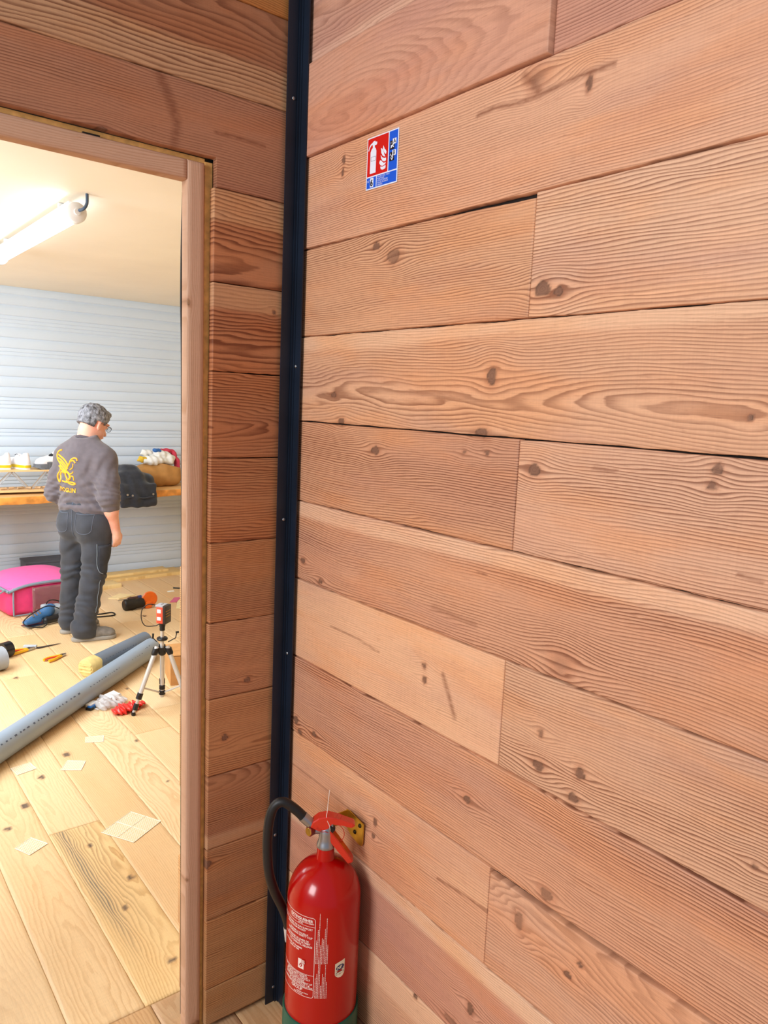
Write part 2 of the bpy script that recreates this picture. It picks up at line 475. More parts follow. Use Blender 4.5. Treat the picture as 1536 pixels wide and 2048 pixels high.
def planks(name, boards, mp, material, knots, stains, step=0.005, fine=None, th=0.02, extra=None):
    """boards: dicts a0,a1,c0,c1,tone,... laid in the plane given by mp(a,c,depth)"""
    VV, FF, AT = [], [], {k: [] for k in ('phase', 'knot', 'krho', 'kstr', 'stain', 'grey', 'contrast', 'tone', 'gvec')}
    base = 0
    for bi, B in enumerate(boards):
        a0, a1, c0, c1 = B['a0'], B['a1'], B['c0'], B['c1']; e = B.get('e', 0.0012)
        def axis(lo, hi, stp):
            xs = [lo, lo, lo + e]; x = lo + e
            if fine:
                while x < hi - e - 1e-6:
                    s_ = stp if (fine[0] <= x <= fine[1] or stp is None) else 0.03
                    x = min(x + s_, hi - e); xs.append(x)
            else:
                n = max(2, int((hi - lo) / stp)); xs += list(np.linspace(lo + e, hi - e, n)[1:])
            return np.array(xs + [hi, hi])
        xa = axis(a0, a1, step); n = max(3, int((c1 - c0) / step))
        xc = np.concatenate([[c0, c0], np.linspace(c0 + e, c1 - e, n), [c1, c1]])
        da = np.zeros(len(xa)); da[[0, -1]] = th; da[[1, -2]] = e
        dc = np.zeros(len(xc)); dc[[0, -1]] = th; dc[[1, -2]] = e
        if 'notch' in B:                      # board cut out over the doorway
            na_, nb_, nc_ = B['notch']; xa = np.sort(np.concatenate([xa, [na_ - 1e-4, na_, nb_, nb_ + 1e-4]])); da = np.zeros(len(xa)); da[[0, -1]] = th; da[[1, -2]] = e
        A, Cc = np.meshgrid(xa, xc, indexing='ij'); D = np.maximum(da[:, None], dc[None, :])
        rng = np.random.default_rng(B['seed'] + 77)
        jl, jh = wave(rng, 6, 2, 90), wave(rng, 6, 2, 90)
        rag = B.get('rag', 0.0012)
        Cj = Cc.copy(); Cj[:, :3] += rag * jl(A[:, :3]) ; Cj[:, -3:] += rag * jh(A[:, -3:])
        if 'notch' in B:
            Cj = np.where((A >= na_) & (A <= nb_), nc_ + (Cj - c0) * (c1 - nc_) / (c1 - c0), Cj)
        if 'topcut' in B:                     # tapering upper edge (a, amount)
            Cj = c0 + (Cj - c0) * (1 - np.interp(A, [p[0] for p in B['topcut']], [p[1] for p in B['topcut']]) / (c1 - c0))
        cup = B.get('cup', 0.0) * (((Cc - c0) / (c1 - c0) - 0.5) ** 2)
        pf = B.get('full', (c0, c1))
        kk = [k for k in knots if pf[0] - 0.02 < k[1] < pf[1] + 0.02 and a0 - 0.03 < k[0] < a1 + 0.03]
        ss = [s for s in stains if any(pf[0] - 0.01 < q[1] < pf[1] + 0.01 and a0 - .02 < q[0] < a1 + .02 for q in s[0])]
        ph, kn, kr, ks, st = board_fields(A, Cj, pf[0], pf[1], B, kk, ss)
        X, Y, Z = mp(A, Cj, D + B.get('off', 0.0) + cup)
        VV.append(np.stack([X, Y, Z], -1).reshape(-1, 3).astype(np.float32))
        na, nc = A.shape; I = base + np.arange(na * nc).reshape(na, nc)
        FF.append(np.stack([I[:-1, :-1], I[1:, :-1], I[1:, 1:], I[:-1, 1:]], -1).reshape(-1, 4)); base += na * nc
        t0 = np.array(lin(B['tone'])[:3]); T = np.ones((na, nc, 4)); T[..., :3] = t0
        con = np.full_like(A, B.get('con', 1.0)); gr = np.zeros_like(A)
        for (f0, f1, tc, cc) in B.get('bands', ()):   # sapwood bands: from/to fraction of the width
            wv = wave(np.random.default_rng(B['seed'] + 5), 4, 0.4, 3)
            fz = (Cj - pf[0]) / (pf[1] - pf[0]) + 0.05 * wv(A)
            ed = 0.06
            wgt = np.clip((fz - f0) / ed + .5, 0, 1) * np.clip((f1 - fz) / ed + .5, 0, 1)
            T[..., :3] += wgt[..., None] * (np.array(lin(tc)[:3]) - T[..., :3]); con += wgt * (cc - con)
        if 'greyfn' in B: gr = B['greyfn'](A, Cj)
        for k_, v_ in (('phase', ph), ('knot', kn), ('krho', kr), ('kstr', ks), ('stain', st), ('grey', gr), ('contrast', con)):
            AT[k_].append(v_.ravel().astype(np.float32))
        AT['tone'].append(T.reshape(-1, 4).astype(np.float32))
        AT['gvec'].append(np.stack([A, Cj, np.full_like(A, B['seed'] * 1.37)], -1).reshape(-1, 3).astype(np.float32))
    V = np.concatenate(VV); F = np.concatenate(FF)
    nb = 0; mi = np.zeros(len(F), np.int32)
    if extra:                                  # backing boxes: list of (lo, hi)
        ev, ef = [], []
        for lo, hi in extra:
            q = [(x, y, z) for x in (lo[0], hi[0]) for y in (lo[1], hi[1]) for z in (lo[2], hi[2])]
            b0 = len(V) + len(ev); ev += q
            ef += [[b0 + i for i in f] for f in ((0, 1, 3, 2), (4, 6, 7, 5), (0, 4, 5, 1), (2, 3, 7, 6), (0, 2, 6, 4), (1, 5, 7, 3))]
        V = np.concatenate([V, np.array(ev, np.float32)]); F = np.concatenate([F, np.array(ef)]); nb = len(ev)
        mi = np.concatenate([mi, np.ones(len(ef), np.int32)])
    me = bpy.data.meshes.new(name)
    me.vertices.add(len(V)); me.vertices.foreach_set('co', V.ravel())
    me.loops.add(len(F) * 4); me.loops.foreach_set('vertex_index', F.astype(np.int32).ravel())
    me.polygons.add(len(F)); me.polygons.foreach_set('loop_start', np.arange(0, len(F) * 4, 4, dtype=np.int32))
    me.update(calc_edges=True)
    me.polygons.foreach_set('material_index', mi)
    for k_, typ, w_, prop in [(k, 'FLOAT', 1, 'value') for k in ('phase', 'knot', 'krho', 'kstr', 'stain', 'grey', 'contrast')] + [('tone', 'FLOAT_COLOR', 4, 'color'), ('gvec', 'FLOAT_VECTOR', 3, 'vector')]:
        at = me.attributes.new(k_, typ, 'POINT'); d = np.concatenate(AT[k_])
        if nb: d = np.concatenate([d, np.zeros((nb,) + d.shape[1:], np.float32)])
        at.data.foreach_set(prop, d.ravel())
    me.materials.append(material); me.materials.append(M['gap_dark'])
    o = bpy.data.objects.new(name, me); COL.objects.link(o)
    return o

# ---- right wall: x = 0, boards run along y, each 0.2 m high
KA = [(0.375, 1.953, 0.0200, 0.013, .7), (0.315, 1.981, 0.012, 0.0082), (0.776, 1.852, 0.016, 0.0121), (0.81, 1.845, 0.0092, 0.0071), (0.674, 1.71, 0.011, 0.015), (0.177, 1.669, 0.010, 0.006), (0.211, 1.609, 0.012, 0.0079), (0.658, 1.609, 0.0151, 0.0081), (1.143, 1.655, 0.0046, 0.0045), (0.341, 1.553, 0.0135, 0.0087), (0.615, 1.57, 0.0053, 0.0037), (0.674, 1.573, 0.0062, 0.0045), (0.786, 1.553, 0.0125, 0.010), (1.106, 1.584, 0.0077, 0.0074), (1.101, 1.56, 0.0064, 0.0061), (0.063, 1.256, 0.010, 0.007), (0.144, 1.221, 0.009, 0.0051), (0.535, 1.128, 0.0062, 0.0063), (0.538, 1.099, 0.0062, 0.0073), (0.842, 1.102, 0.0053, 0.0069, .8), (0.842, 1.042, 0.0120, 0.0089), (0.929, 1.065, 0.0090, 0.0095), (0.919, 1.018, 0.0098, 0.0080), (0.68, 0.904, 0.0092, 0.007), (0.882, 0.822, 0.0130, 0.0100, .7), (0.826, 0.737, 0.0095, 0.0170, .65), (0.961, 0.74, 0.0057, 0.0052), (0.939, 0.706, 0.0079, 0.0053), (0.723, 0.484, 0.0082, 0.0125), (0.675, 0.42, 0.0200, 0.0076, .6), (0.399, 0.718, 0.0062, 0.0096), (0.394, 0.682, 0.0058, 0.0065), (0.074, 0.807, 0.0100, 0.007), (0.14, 0.828, 0.009, 0.0065), (0.053, 0.833, 0.0115, 0.0100), (0.735, 2.188, 0.0182, 0.0160, .4), (0.841, 2.152, 0.0057, 0.0110), (0.185, 2.181, 0.0055, 0.0085), (0.183, 2.155, 0.0045, 0.0085), (0.563, 0.395, 0.0063, 0.0045), (1.217, 1.057, 0.0038, 0.0041), (0.873, 1.235, 0.018, 0.020, .3)]
SA = [([(0.600, 2.166), (0.640, 2.169), (0.699, 2.161), (0.763, 2.163), (0.821, 2.167), (0.885, 2.166)], 0.0045, 0.95),
      ([(0.591, 1.127), (0.608, 1.096), (0.63, 1.053)], 0.0065, 0.8),
      ([(0.195, 1.122), (0.296, 1.122), (0.384, 1.112)], 0.0028, 0.75),
      ([(0.551, 1.256), (0.609, 1.254), (0.671, 1.250)], 0.0060, 0.55),
      ([(0.610, 0.698), (0.69, 0.707), (0.748, 0.709)], 0.0035, 0.9),
      ([(0.042, 0.706), (0.174, 0.707), (0.297, 0.703)], 0.0030, 0.6),
      ([(0.905, 1.567), (0.946, 1.565)], 0.0035, 0.8), ([(0.669, 1.351), (0.695, 1.349)], 0.002, 0.85),
      ([(0.706, 2.200), (0.727, 2.184), (0.742, 2.163)], 0.009, 0.7), ([(1.150, 1.446), (1.182, 1.443)], 0.003, 0.85),
      ([(0.84, 2.165), (0.838, 2.14)], 0.004, 0.7)]
TA = (214, 158, 120)
ZA = [0, .2, .4, .597, .80, 1.002, 1.206, 1.405, 1.603, 1.806, 2.010, 2.217, 2.421, 2.625, 2.83]
LA = [  # row: (tone left, tone right or None, options left, options right)
    ((205, 150, 121), (205, 154, 125), dict(pith=.4, depth=.05), dict(pith=.2, depth=.05)),                                   # 0
    ((213, 164, 129), None, dict(pith=-.8, bands=((.72, 1.2, (225, 180, 145), .5),)), None),                               # 1
    ((204, 150, 123), None, dict(pith=-.9, depth=.05, con=.8, bands=((.80, 1.2, (225, 184, 151), .6),)), None),             # 2
    ((215, 162, 127), (209, 160, 129), dict(pith=-1.2, con=.6, bands=((.55, 1.2, (221, 170, 133), .5),)), dict(pith=.95, depth=.06, rw=0.0055, con=.6)),  # 3
    ((209, 156, 123), None, dict(pith=-2.4, rw=0.0056, con=1.0), None),                                                       # 4
    ((225, 176, 139), (211, 164, 131), dict(pith=1.8, con=.4, rw=0.0046), dict(pith=-.7, depth=.05, rw=0.0053)),                 # 5
    ((207, 154, 121), None, dict(pith=-1.5, depth=.05, rw=0.0055, con=1.0, bands=((.83, 1.2, (225, 180, 147), .6),)), None),  # 6
    ((205, 152, 117), (213, 166, 135), dict(pith=-.5, rw=0.0048, con=1.05), dict(pith=-1.3, rw=0.0053, con=1.0)),              # 7
    ((213, 164, 129), None, dict(pith=.32, depth=.045, rw=0.0051, con=.95, bands=((.86, 1.2, (223, 178, 143), .5),)), None),  # 8
    ((213, 162, 125), (221, 176, 143), dict(pith=1.7, rw=0.0048, con=.9), dict(pith=-.25, depth=.05, rw=0.0058, con=.85)),    # 9
    ((217, 166, 133), None, dict(pith=-2.0, rw=0.0046, con=.7), None),                                                        # 10
    ((205, 152, 125), (203, 150, 123), dict(pith=.35, depth=.10, rw=.0070, con=.38), dict(pith=1.6, con=.6)),               # 11
    ((199, 150, 125), None, dict(pith=.5, depth=.06, rw=0.0062, con=.5, bands=((-.2, .12, (215, 170, 143), .4),)), None),     # 12
    ((205, 154, 125), None, dict(pith=-1.0, con=.7), None),                                                                   # 13
]
boards = []
rr = random.Random(9)
for k, (tl, tr, ol, orr) in enumerate(LA):
    g = 0.0013 + 0.0008 * rr.random()
    j = 0.7505 + rr.uniform(-.004, .004)
    off = rr.uniform(0, 0.0022)
    z0, z1 = ZA[k] + g, ZA[k + 1] - g
    if k == 0: z0 = 0.012
    if tr is None:
        b = dict(a0=0.003, a1=2.5, c0=z0, c1=z1, tone=tl, seed=10 + k, off=off); b.update(ol); boards.append(b)
    else:
        b = dict(a0=0.003, a1=j - .0006, c0=z0, c1=z1, tone=tl, seed=30 + k, off=off); b.update(ol); boards.append(b)
        b = dict(a0=j + .0006, a1=2.5, c0=z0, c1=z1, tone=tr, seed=50 + k, off=off + rr.uniform(-.001, .0012)); b.update(orr)
        boards.append(b)
    if k == 11: boards[-2]['off'] = -0.008; boards[-2]['a1'] = 0.760; boards[-1]['a0'] = 0.7612; boards[-1]['off'] = 0.004
    if k == 10: boards[-1]['off'] = 0.0
    if k == 3: boards[-1]['topcut'] = [(0.7, 0.010), (1.0, .008), (1.3, .002), (2.6, 0.0)]
    if k == 9: boards[-2]['topcut'] = [(0, 0.0), (0.5, .001), (0.7, .007), (.8, .008)]
wr = planks('wall_right', boards, lambda a, c, d: (d, -a, c), M['larch'], KA, SA, step=0.0042, fine=(-.1, 1.32),
            extra=[((0.0155, -2.52, 0), (0.15, 0.06, 2.82))])
struct(wr)

# ---- left wall with the doorway: y = 0, boards run along x
KB = [(0.174, 0.808, 0.008, 0.0085), (0.219, 0.477, 0.012, 0.012), (0.061, 1.86, 0.004, 0.006), (0.114, 0.947, 0.009, 0.007), (0.464, 2.172, 0.018, 0.008)]
SB = [([(0.344, 2.312), (0.323, 2.273), (0.308, 2.233)], 0.013, 0.75), ([(0.306, 2.225), (0.312, 2.185)], 0.011, 0.7),
      ([(0.217, 2.23), (0.171, 2.232), (0.095, 2.230)], 0.004, 0.85)]
zb = [0.014, 0.120, 0.318, 0.514, 0.712, 0.914, 1.108, 1.306, 1.510, 1.711, 1.911, 2.115, 2.319, 2.516, 2.716, 2.86]
TB = [((186, 143, 100), dict(pith=-1, con=.7)), ((186, 135, 90), dict(pith=1.5, con=.8)), ((184, 133, 92), dict(pith=-1.6, con=.75)),
      ((180, 127, 90), dict(pith=.9, depth=.08, con=.9, bands=((-.2, .18, (200, 155, 114), .5),))), ((190, 135, 92), dict(pith=.35, depth=.05, con=.7)),
      ((190, 135, 96), dict(pith=-1.8, con=.8)), ((184, 129, 88), dict(pith=2.1, con=.9)),
      ((184, 125, 84), dict(pith=-.6, con=1.1, rw=.0064)), ((182, 121, 82), dict(pith=.35, depth=.04, con=1.1, rw=.0066)),
      ((182, 119, 80), dict(pith=.3, depth=.03, con=1.25, rw=.008, bands=((.68, 1.2, (202, 151, 108), .9),))),
      ((184, 125, 88), dict(pith=.2, depth=.06, con=1.0, rw=.007, bands=((.66, 1.2, (202, 153, 112), .9),))),
      ((180, 127, 96), dict(pith=-2.2, con=.8, rw=.0056)), ((168, 115, 82), dict(pith=.95, depth=.06, con=.9, rw=.0085, bands=((-.2, .40, (196, 151, 112), 1.0),))),
      ((190, 129, 70), dict(pith=-1.0, con=.6)), ((184, 127, 84), dict(pith=-1.0, con=.6))]
boards = []
for k in range(15):
    t_, o_ = TB[k]; g = 0.0012
    ex = 0.213 + (0.004 if k < 11 else 0.0) + rr.uniform(0, .003)
    common = dict(tone=t_, seed=100 + k, off=rr.uniform(0, .0015)); common.update(o_)
    if k < 11:
        boards.append(dict(common, a0=0.003, a1=ex, c0=zb[k] + g, c1=zb[k + 1] - g))
        boards.append(dict(common, a0=1.19 + rr.uniform(0, .004), a1=3.0, c0=zb[k] + g, c1=zb[k + 1] - g, seed=130 + k))
    elif k == 11:
        fl = (zb[k] + g, zb[k + 1] - g)
        boards.append(dict(common, a0=0.003, a1=3.0, c0=fl[0], c1=fl[1], notch=(.2130, 1.195, 2.177)))
    else:
        boards.append(dict(common, a0=0.003, a1=3.0, c0=zb[k] + g, c1=zb[k + 1] - g))
wl = planks('wall_left', boards, lambda a, c, d: (-a, d, c), M['larch'], KB, SB, step=0.0045, fine=(-.1, .75),
            extra=[((-0.205, 0.0165, 0), (0.02, 0.145, 2.86)), ((-3.0, 0.0165, 0), (-1.2, 0.145, 2.86)), ((-1.2, 0.0165, 2.19), (-0.205, 0.145, 2.86))])
struct(wl)

# ---- inner lining of the same wall, board ends seen low down through the doorway
boards = []
for k in range(12):
    boards.append(dict(a0=-2.4, a1=0.214 + [.006, .010, .003, .008, .002, .009, .004, .007, .003, .006, .004, .005][k], c0=0.02 + .2 * k, c1=.2 * (k + 1) + .018, tone=(222, 178, 126), seed=160 + k, con=.8))
    boards.append(dict(a0=1.195, a1=3.2, c0=0.02 + .2 * k, c1=.2 * (k + 1) + .018, tone=(222, 178, 126), seed=180 + k, con=.8))
boards.append(dict(a0=0.23, a1=1.19, c0=2.215, c1=2.45, tone=(222, 178, 126), seed=199))
wi = planks('wall_front', boards, lambda a, c, d: (-a, 0.168 - d, c), M['larch'], [], [], step=0.02)
struct(wi)

# ---- floor
KF = [(1.783, -0.076, 0.022, 0.014), (1.420, -0.333, 0.022, 0.012), (1.285, -0.426, 0.013, 0.010), (1.625, -0.225, 0.016, 0.010), (1.007, -0.212, 0.010, 0.008), (0.743, -0.149, 0.013, 0.008), (0.599, -0.218, 0.012, 0.008), (0.293, -0.189, 0.011, 0.010), (1.75, 0.24, 0.012, 0.008), (1.30, 0.21, 0.008, 0.006), (2.35, 0.33, 0.014, .009), (2.42, .42, .012, .008), (3.75, 1.02, .02, .014), (4.35, 1.12, .025, .012), (2.9, -0.05, .015, .01), (1.95, -0.42, .014, .010)]
boards = []
rf = random.Random(5)
x = -3.3; k = 0
TF = [(238, 204, 156), (242, 212, 168), (236, 200, 150), (240, 208, 162), (234, 198, 150)]
def greyf(A, C):
    s = np.clip(1.15 - (A - 0.25) / 0.95, 0, 1)
    return np.clip(0.95 * np.exp(-((C + 0.275 - (1.15 - A) * 0.02) / 0.028) ** 2) + 0.35 * np.exp(-((C + 0.20) / .05) ** 2), 0, 1) * np.clip((A - .3) / .35, 0, 1)
while x < 2.6:
    x1 = x + 0.188
    joints = [0.1715, 1.156 if abs(x + 0.315) < .1 else rf.uniform(1.4, 2.4), rf.uniform(3.0, 4.0), 5.22]
    if -0.2 < x < 0: joints[1] = 2.9; joints[2] = 4.1
    if -0.6 < x < -0.45: joints[1] = 2.3
    for i in range(3):
        b = dict(a0=joints[i] + .0006, a1=joints[i + 1] - .0006, c0=x + .0008, c1=x1 - .0008, tone=TF[(k * 2 + i) % 5], seed=200 + k * 4 + i,
                 off=0.0, rag=.0002, e=.001, con=rf.choice([.6, .9, 1.2]), pith=rf.choice([-.8, .3, .6, 1.6, -1.4]), depth=rf.uniform(.02, .07), rw=rf.uniform(.007, .011))
        if i == 0 and abs(x + 0.315) < .1: b['greyfn'] = greyf; b['con'] = 1.5; b['pith'] = .9; b['depth'] = .06; b['tone'] = (240, 206, 150)
        boards.append(b)
    x = x1; k += 1
# bring the seams to the photographed positions
sh = None
for b in boards:
    if abs(b['c0'] + 0.315) < .1: sh = -0.313 - b['c0']; break
for b in boards: b['c0'] += sh; b['c1'] += sh
# near room: wider greyer boards
x = -3.1; k = 0
while x < 0.0:
    x1 = min(x + 0.175, 0.03)
    boards.append(dict(a0=-3.0, a1=0.1700, c0=x + .001, c1=x1 - .001, tone=[(214, 172, 124), (206, 168, 128), (216, 176, 130)][k % 3], seed=400 + k, off=.001, con=1.1, rag=.0004, pith=rf.choice([.3, .6, -.5]), rw=.009))
    x = x1; k += 1
fl = planks('floor', boards, lambda a, c, d: (c, a, -d), M['pine_floor'], KF, [], step=0.012, fine=(-.3, 5.3), th=.02,
            extra=[((-3.5, -3.05, -.12), (2.8, 5.25, -.019))])
struct(fl)

# ---- far room shell
M['ceiling'] = mat('cream_ceiling', (252, 241, 222), 0.62, 0.0, 0.03, 2.0, bump=0.05)
M['shutter'] = mat('pale_shutter', (214, 228, 244), 0.42, 0.0, 0.02, 3.0)
M['lining'] = mat('pale_lining', (240, 224, 196), 0.6)
bm = bmesh.new(); box(bm, (-.35, 2.69, 2.50), (6.3, 5.06, 0.05)); struct(obj('ceiling', bm, M['ceiling'], smooth=False))
bm = bmesh.new(); box(bm, (2.76, 2.7, 1.25), (.08, 5.08, 2.5)); struct(obj('wall_far_right', bm, M['lining'], smooth=False))
bm = bmesh.new(); box(bm, (-3.45, 2.7, 1.25), (.08, 5.08, 2.5)); struct(obj('wall_far_left', bm, M['lining'], smooth=False))
# ribbed shutter: slat profile extruded along x
prof = []
z = 0.0; i = 0
pattern = [.085, .085, .03, .03, .03, .085, .085, .085, .085, .03, .03]
while z < 2.475:
    h = pattern[i % len(pattern)]; i += 1
    d = 0.012 if h > .05 else .006
    for t_, q in ((0, 0), (.06, .7), (.2, 1), (.6, .75), (.93, .25), (.97, 0)):
        if z + h * t_ < 2.476: prof.append((z + h * t_, q * d))
    z += h
prof.append((2.476, 0))
bm = bmesh.new()
prism(bm, [(5.26, 0.0)] + [(5.206 - d, zz) for zz, d in prof] + [(5.26, 2.476)], -3.4, 2.72, lambda u, v, t_: (t_, u, v))
struct(obj('wall_back', bm, M['shutter'], smooth=True, angle=30))

# ---- corner angle profile
bm = bmesh.new()
prism(bm, [(-.038, -.0035), (-.0035, -.0035), (-.0035, -.036), (-.0005, -.036), (-.0005, -.0003), (-.038, -.0003)], 0.0, 2.86, lambda u, v, t_: (u - .0075, v - .008, t_))
prism(bm, [(-.012, -.0055), (-.0036, -.0055), (-.0036, -.012), (-.0058, -.012), (-.0058, -.0074), (-.012, -.0074)], 0.0, 2.86, lambda u, v, t_: (u - .0075, v - .008, t_))
prof_o = struct(obj('trim_1', bm, M['steel_dark'], smooth=False))
for (px, py, pz, nrm) in [(-.028, -.0118, 2.348, 'y'), (-.0113, -.024, 1.735, 'x'), (-.026, -.0118, 1.355, 'y'), (-.0113, -.02, 1.005, 'x'), (-.028, -.0118, .500, 'y'), (-.022, -.0118, .045, 'y'), (-.03, -.0118, 2.70, 'y')]:
    bm = bmesh.new(); d = (0, -1, 0) if nrm == 'y' else (-1, 0, 0)
    lathe(bm, [(0.0044, 0), (0.0044, .0008), (0.0032, .0020), (.0014, .0022), (.0012, .0012), (0, .0012)], (px, py, pz), 16, axis_mtx(d))
    obj('screw', bm, M['screw'], prof_o)

# ---- door frame
M['frame_wood'] = wood_mat('frame_pine', (0.78, 0.68, 0.56, 1), lin((140, 100, 66)), contrast=.8, fibre=.05, blotch=.03, saw=.01)
M['batten'] = mat('raw_batten', (224, 178, 104), 0.7, var=.2, scale=60, bump=.3)
def plain_board(name, a, c, parent, mp, tone=(206, 166, 138), seed=1, th=.03, kn=[], e=.002):
    o = planks(name, [dict(a0=a[0], a1=a[1], c0=c[0], c1=c[1], tone=tone, seed=seed, rw=.0045, pith=2.5, rag=.0002, e=e, con=.8)], mp, M['frame_wood'], kn, [], step=0.008, th=th)
    o.parent = parent; return o
door = bpy.data.objects.new('door_1', None); COL.objects.link(door); struct(door)
# stile: a up, c along -x
plain_board('stile', (0.004, 2.163), (.2372, .2785), door, lambda a, c, d: (-c + (2.16 - a) * .0042, .010 + d, a), seed=301, th=.028, kn=[(.45, .274, .006, .004), (1.86, .274, .008, .005), (.02, .25, .02, .012)], e=.003)
plain_board('stile', (0.004, 2.163), (1.150, 1.1915), door, lambda a, c, d: (-c, .010 + d, a), seed=302, th=.030, e=.003)
plain_board('head', (.2780, 1.150), (2.121, 2.163), door, lambda a, c, d: (-a, .0102 + d, c), seed=303, th=.028, e=.003)
bm = bmesh.new()
for sx, dx in ((-.2230, 0), (-1.2005, 0)):
    box(bm, (sx, .0435, 1.085), (.0185, .045, 2.17), bevel=.001)
box(bm, (-.712, .045, 2.171), (.96, .045, .010), bevel=.001)
obj('batten', bm, M['batten'], door, smooth=False)
bm = bmesh.new(); box(bm, (-.48, .0215, 2.1645), (.034, .010, .006)); obj('shim', bm, M['gap_dark'], door, smooth=False)
bm = bmesh.new()   # loose sealing strip bowed along the inner edge
tube(bm, smooth_pts([(-.2740, .043, 2.10), (-.2765, .043, 1.98), (-.2770, .043, 1.86), (-.2745, .043, 1.72), (-.2712, .043, 1.2), (-.2688, .043, .6), (-.2665, .043, .05)], 6), .0024, 6, mi=0)
obj('seal_strip', bm, M['black_rubber'], door)
bm = bmesh.new()
for sgn, xx in ((1, -.2445), (-1, -1.178)):
    box(bm, (xx + .013 * sgn, .062, 1.06), (.014, .038, 2.12), bevel=.002)
obj('jamb', bm, M['batten'], door, smooth=False)
# ================================================================== NEAR ROOM: sign and fire extinguisher
# ---- safety sign on the right wall; u to the right in the photograph (-y), v up
def sgn(u, v, t): return (-.0006 - t, -.274 - u, 2.0955 + .0035 + v - u * .018)
SW, SH = .105, .104
bm = bmesh.new()
prism(bm, [(0, 0), (SW, 0), (SW, SH), (0, SH)], 0, .0010, sgn, 0)
def srect(u0, v0, u1, v1, mi, lift=.0012): prism(bm, [(u0, v0), (u1, v0), (u1, v1), (u0, v1)], .0008, lift, sgn, mi)
srect(.0025, .0265, .0720, SH - .0022, 1)
srect(.0750, .0265, SW - .0025, SH - .0022, 2)
srect(.0025, .0025, .0345, .0240, 2)
srect(.0370, .0025, SW - .0025, .0240, 2)
def spoly(pts, mi, l0=.0010, l1=.00145): prism(bm, pts, l0, l1, sgn, mi)
# extinguisher pictogram
spoly([(.0125, .0315), (.0325, .0315), (.0325, .0740), (.0300, .0795), (.0265, .0825), (.0265, .0865), (.0315, .0860), (.0345, .0885), (.0335, .0925), (.0290, .0925), (.0265, .0955), (.0240, .0945), (.0215, .0950), (.0185, .0925), (.0120, .0905), (.0075, .0855), (.0050, .0790), (.0065, .0775), (.0100, .0840), (.0150, .0880), (.0190, .0885), (.0200, .0825), (.0155, .0795), (.0125, .0740)], 0)
for (a, b, c, d) in ((.0150, .0640, .0310, .0645), (.0150, .0560, .0310, .0565), (.0150, .0560, .0156, .0645), (.0304, .0560, .0310, .0645)):
    prism(bm, [(a, b), (c, b), (c, d), (a, d)], .0014, .0016, sgn, 3)
# flames
spoly([(.0480, .0400), (.0500, .0345), (.0560, .0325), (.0630, .0330), (.0660, .0355), (.0655, .0400), (.0560, .0385)], 0)
spoly([(.0440, .0475), (.0490, .0420), (.0560, .0400), (.0640, .0420), (.0665, .0455), (.0600, .0450), (.0545, .0480), (.0500, .0520), (.0460, .0520)], 0)
spoly([(.0480, .0630), (.0500, .0555), (.0560, .0490), (.0630, .0475), (.0665, .0490), (.0665, .0540), (.0600, .0545), (.0530, .0575)], 0)
spoly([(.0480, .0760), (.0500, .0660), (.0560, .0590), (.0640, .0565), (.0600, .0620), (.0560, .0700), (.0520, .0745)], 0)
spoly([(.0560, .0800), (.0545, .0730), (.0600, .0650), (.0655, .0610), (.0670, .0660), (.0640, .0700), (.0610, .0720)], 0)
# class A and class B boxes
for (v0, ch) in ((.0660, 'A'), (.0440, 'B')):
    srect(.0780, v0, .0930, v0 + .0170, 3, .0015)
    srect(.0870, v0 + .0095, .0985, v0 + .0200, 0, .0019)
    add_text(bm, ch, .0115, lambda x, y, v0=v0: sgn(.0894 + x, v0 + .0110 + y, .0021), bold=.0002, mi=3)
spoly([(.0800, .0690), (.0840, .0690), (.0865, .0720), (.0905, .0690), (.0915, .0710), (.0880, .0735), (.0920, .0745), (.0900, .0755), (.0840, .0745), (.0800, .0735), (.0820, .0715)], 0, .0012, .0018)
spoly([(.0800, .0765), (.0812, .0765), (.0822, .0800), (.0810, .0820), (.0812, .0790)], 0, .0012, .0018)
spoly([(.0860, .0450), (.0905, .0500), (.0860, .0560), (.0820, .0500)], 0, .0012, .0018)
spoly([(.0795, .0545), (.0810, .0545), (.0822, .0575), (.0805, .0590)], 0, .0012, .0018)
prism(bm, [(.0855, .0480), (.0865, .0480), (.0865, .0525), (.0855, .0525)], .0016, .0021, sgn, 3)
prism(bm, [(.0840, .0497), (.0880, .0497), (.0880, .0507), (.0840, .0507)], .0016, .0021, sgn, 3)
# number 6 on a white tab
srect(.0150, .0040, .0262, .0225, 0, .0016)
add_text(bm, '6', .0180, lambda x, y: sgn(.0158 + x, .0065 + y, .0020), bold=.0006, mi=3)
add_text(bm, 'N\u00b0', .0065, lambda x, y: sgn(.0050 + x, .0145 + y, .0016), mi=0)
for i_, tx in enumerate(('PAPIERS, BOIS, TISSUS', 'PLASTIQUES', 'HYDROCARBURES', 'HUILES, SOLVANTS', 'GRAISSES')):
    add_text(bm, tx, .0042, lambda x, y, i_=i_: sgn(.0400 + x, .0198 - i_ * .0040 + y, .0014), mi=0)
sg = obj('safety_sign', bm, [M['sign_white'], M['sign_red'], M['sign_blue'], M['sign_black']], smooth=False)
tag(sg, 'small red and blue fire extinguisher sign stuck high on the plank wall', 'sign')

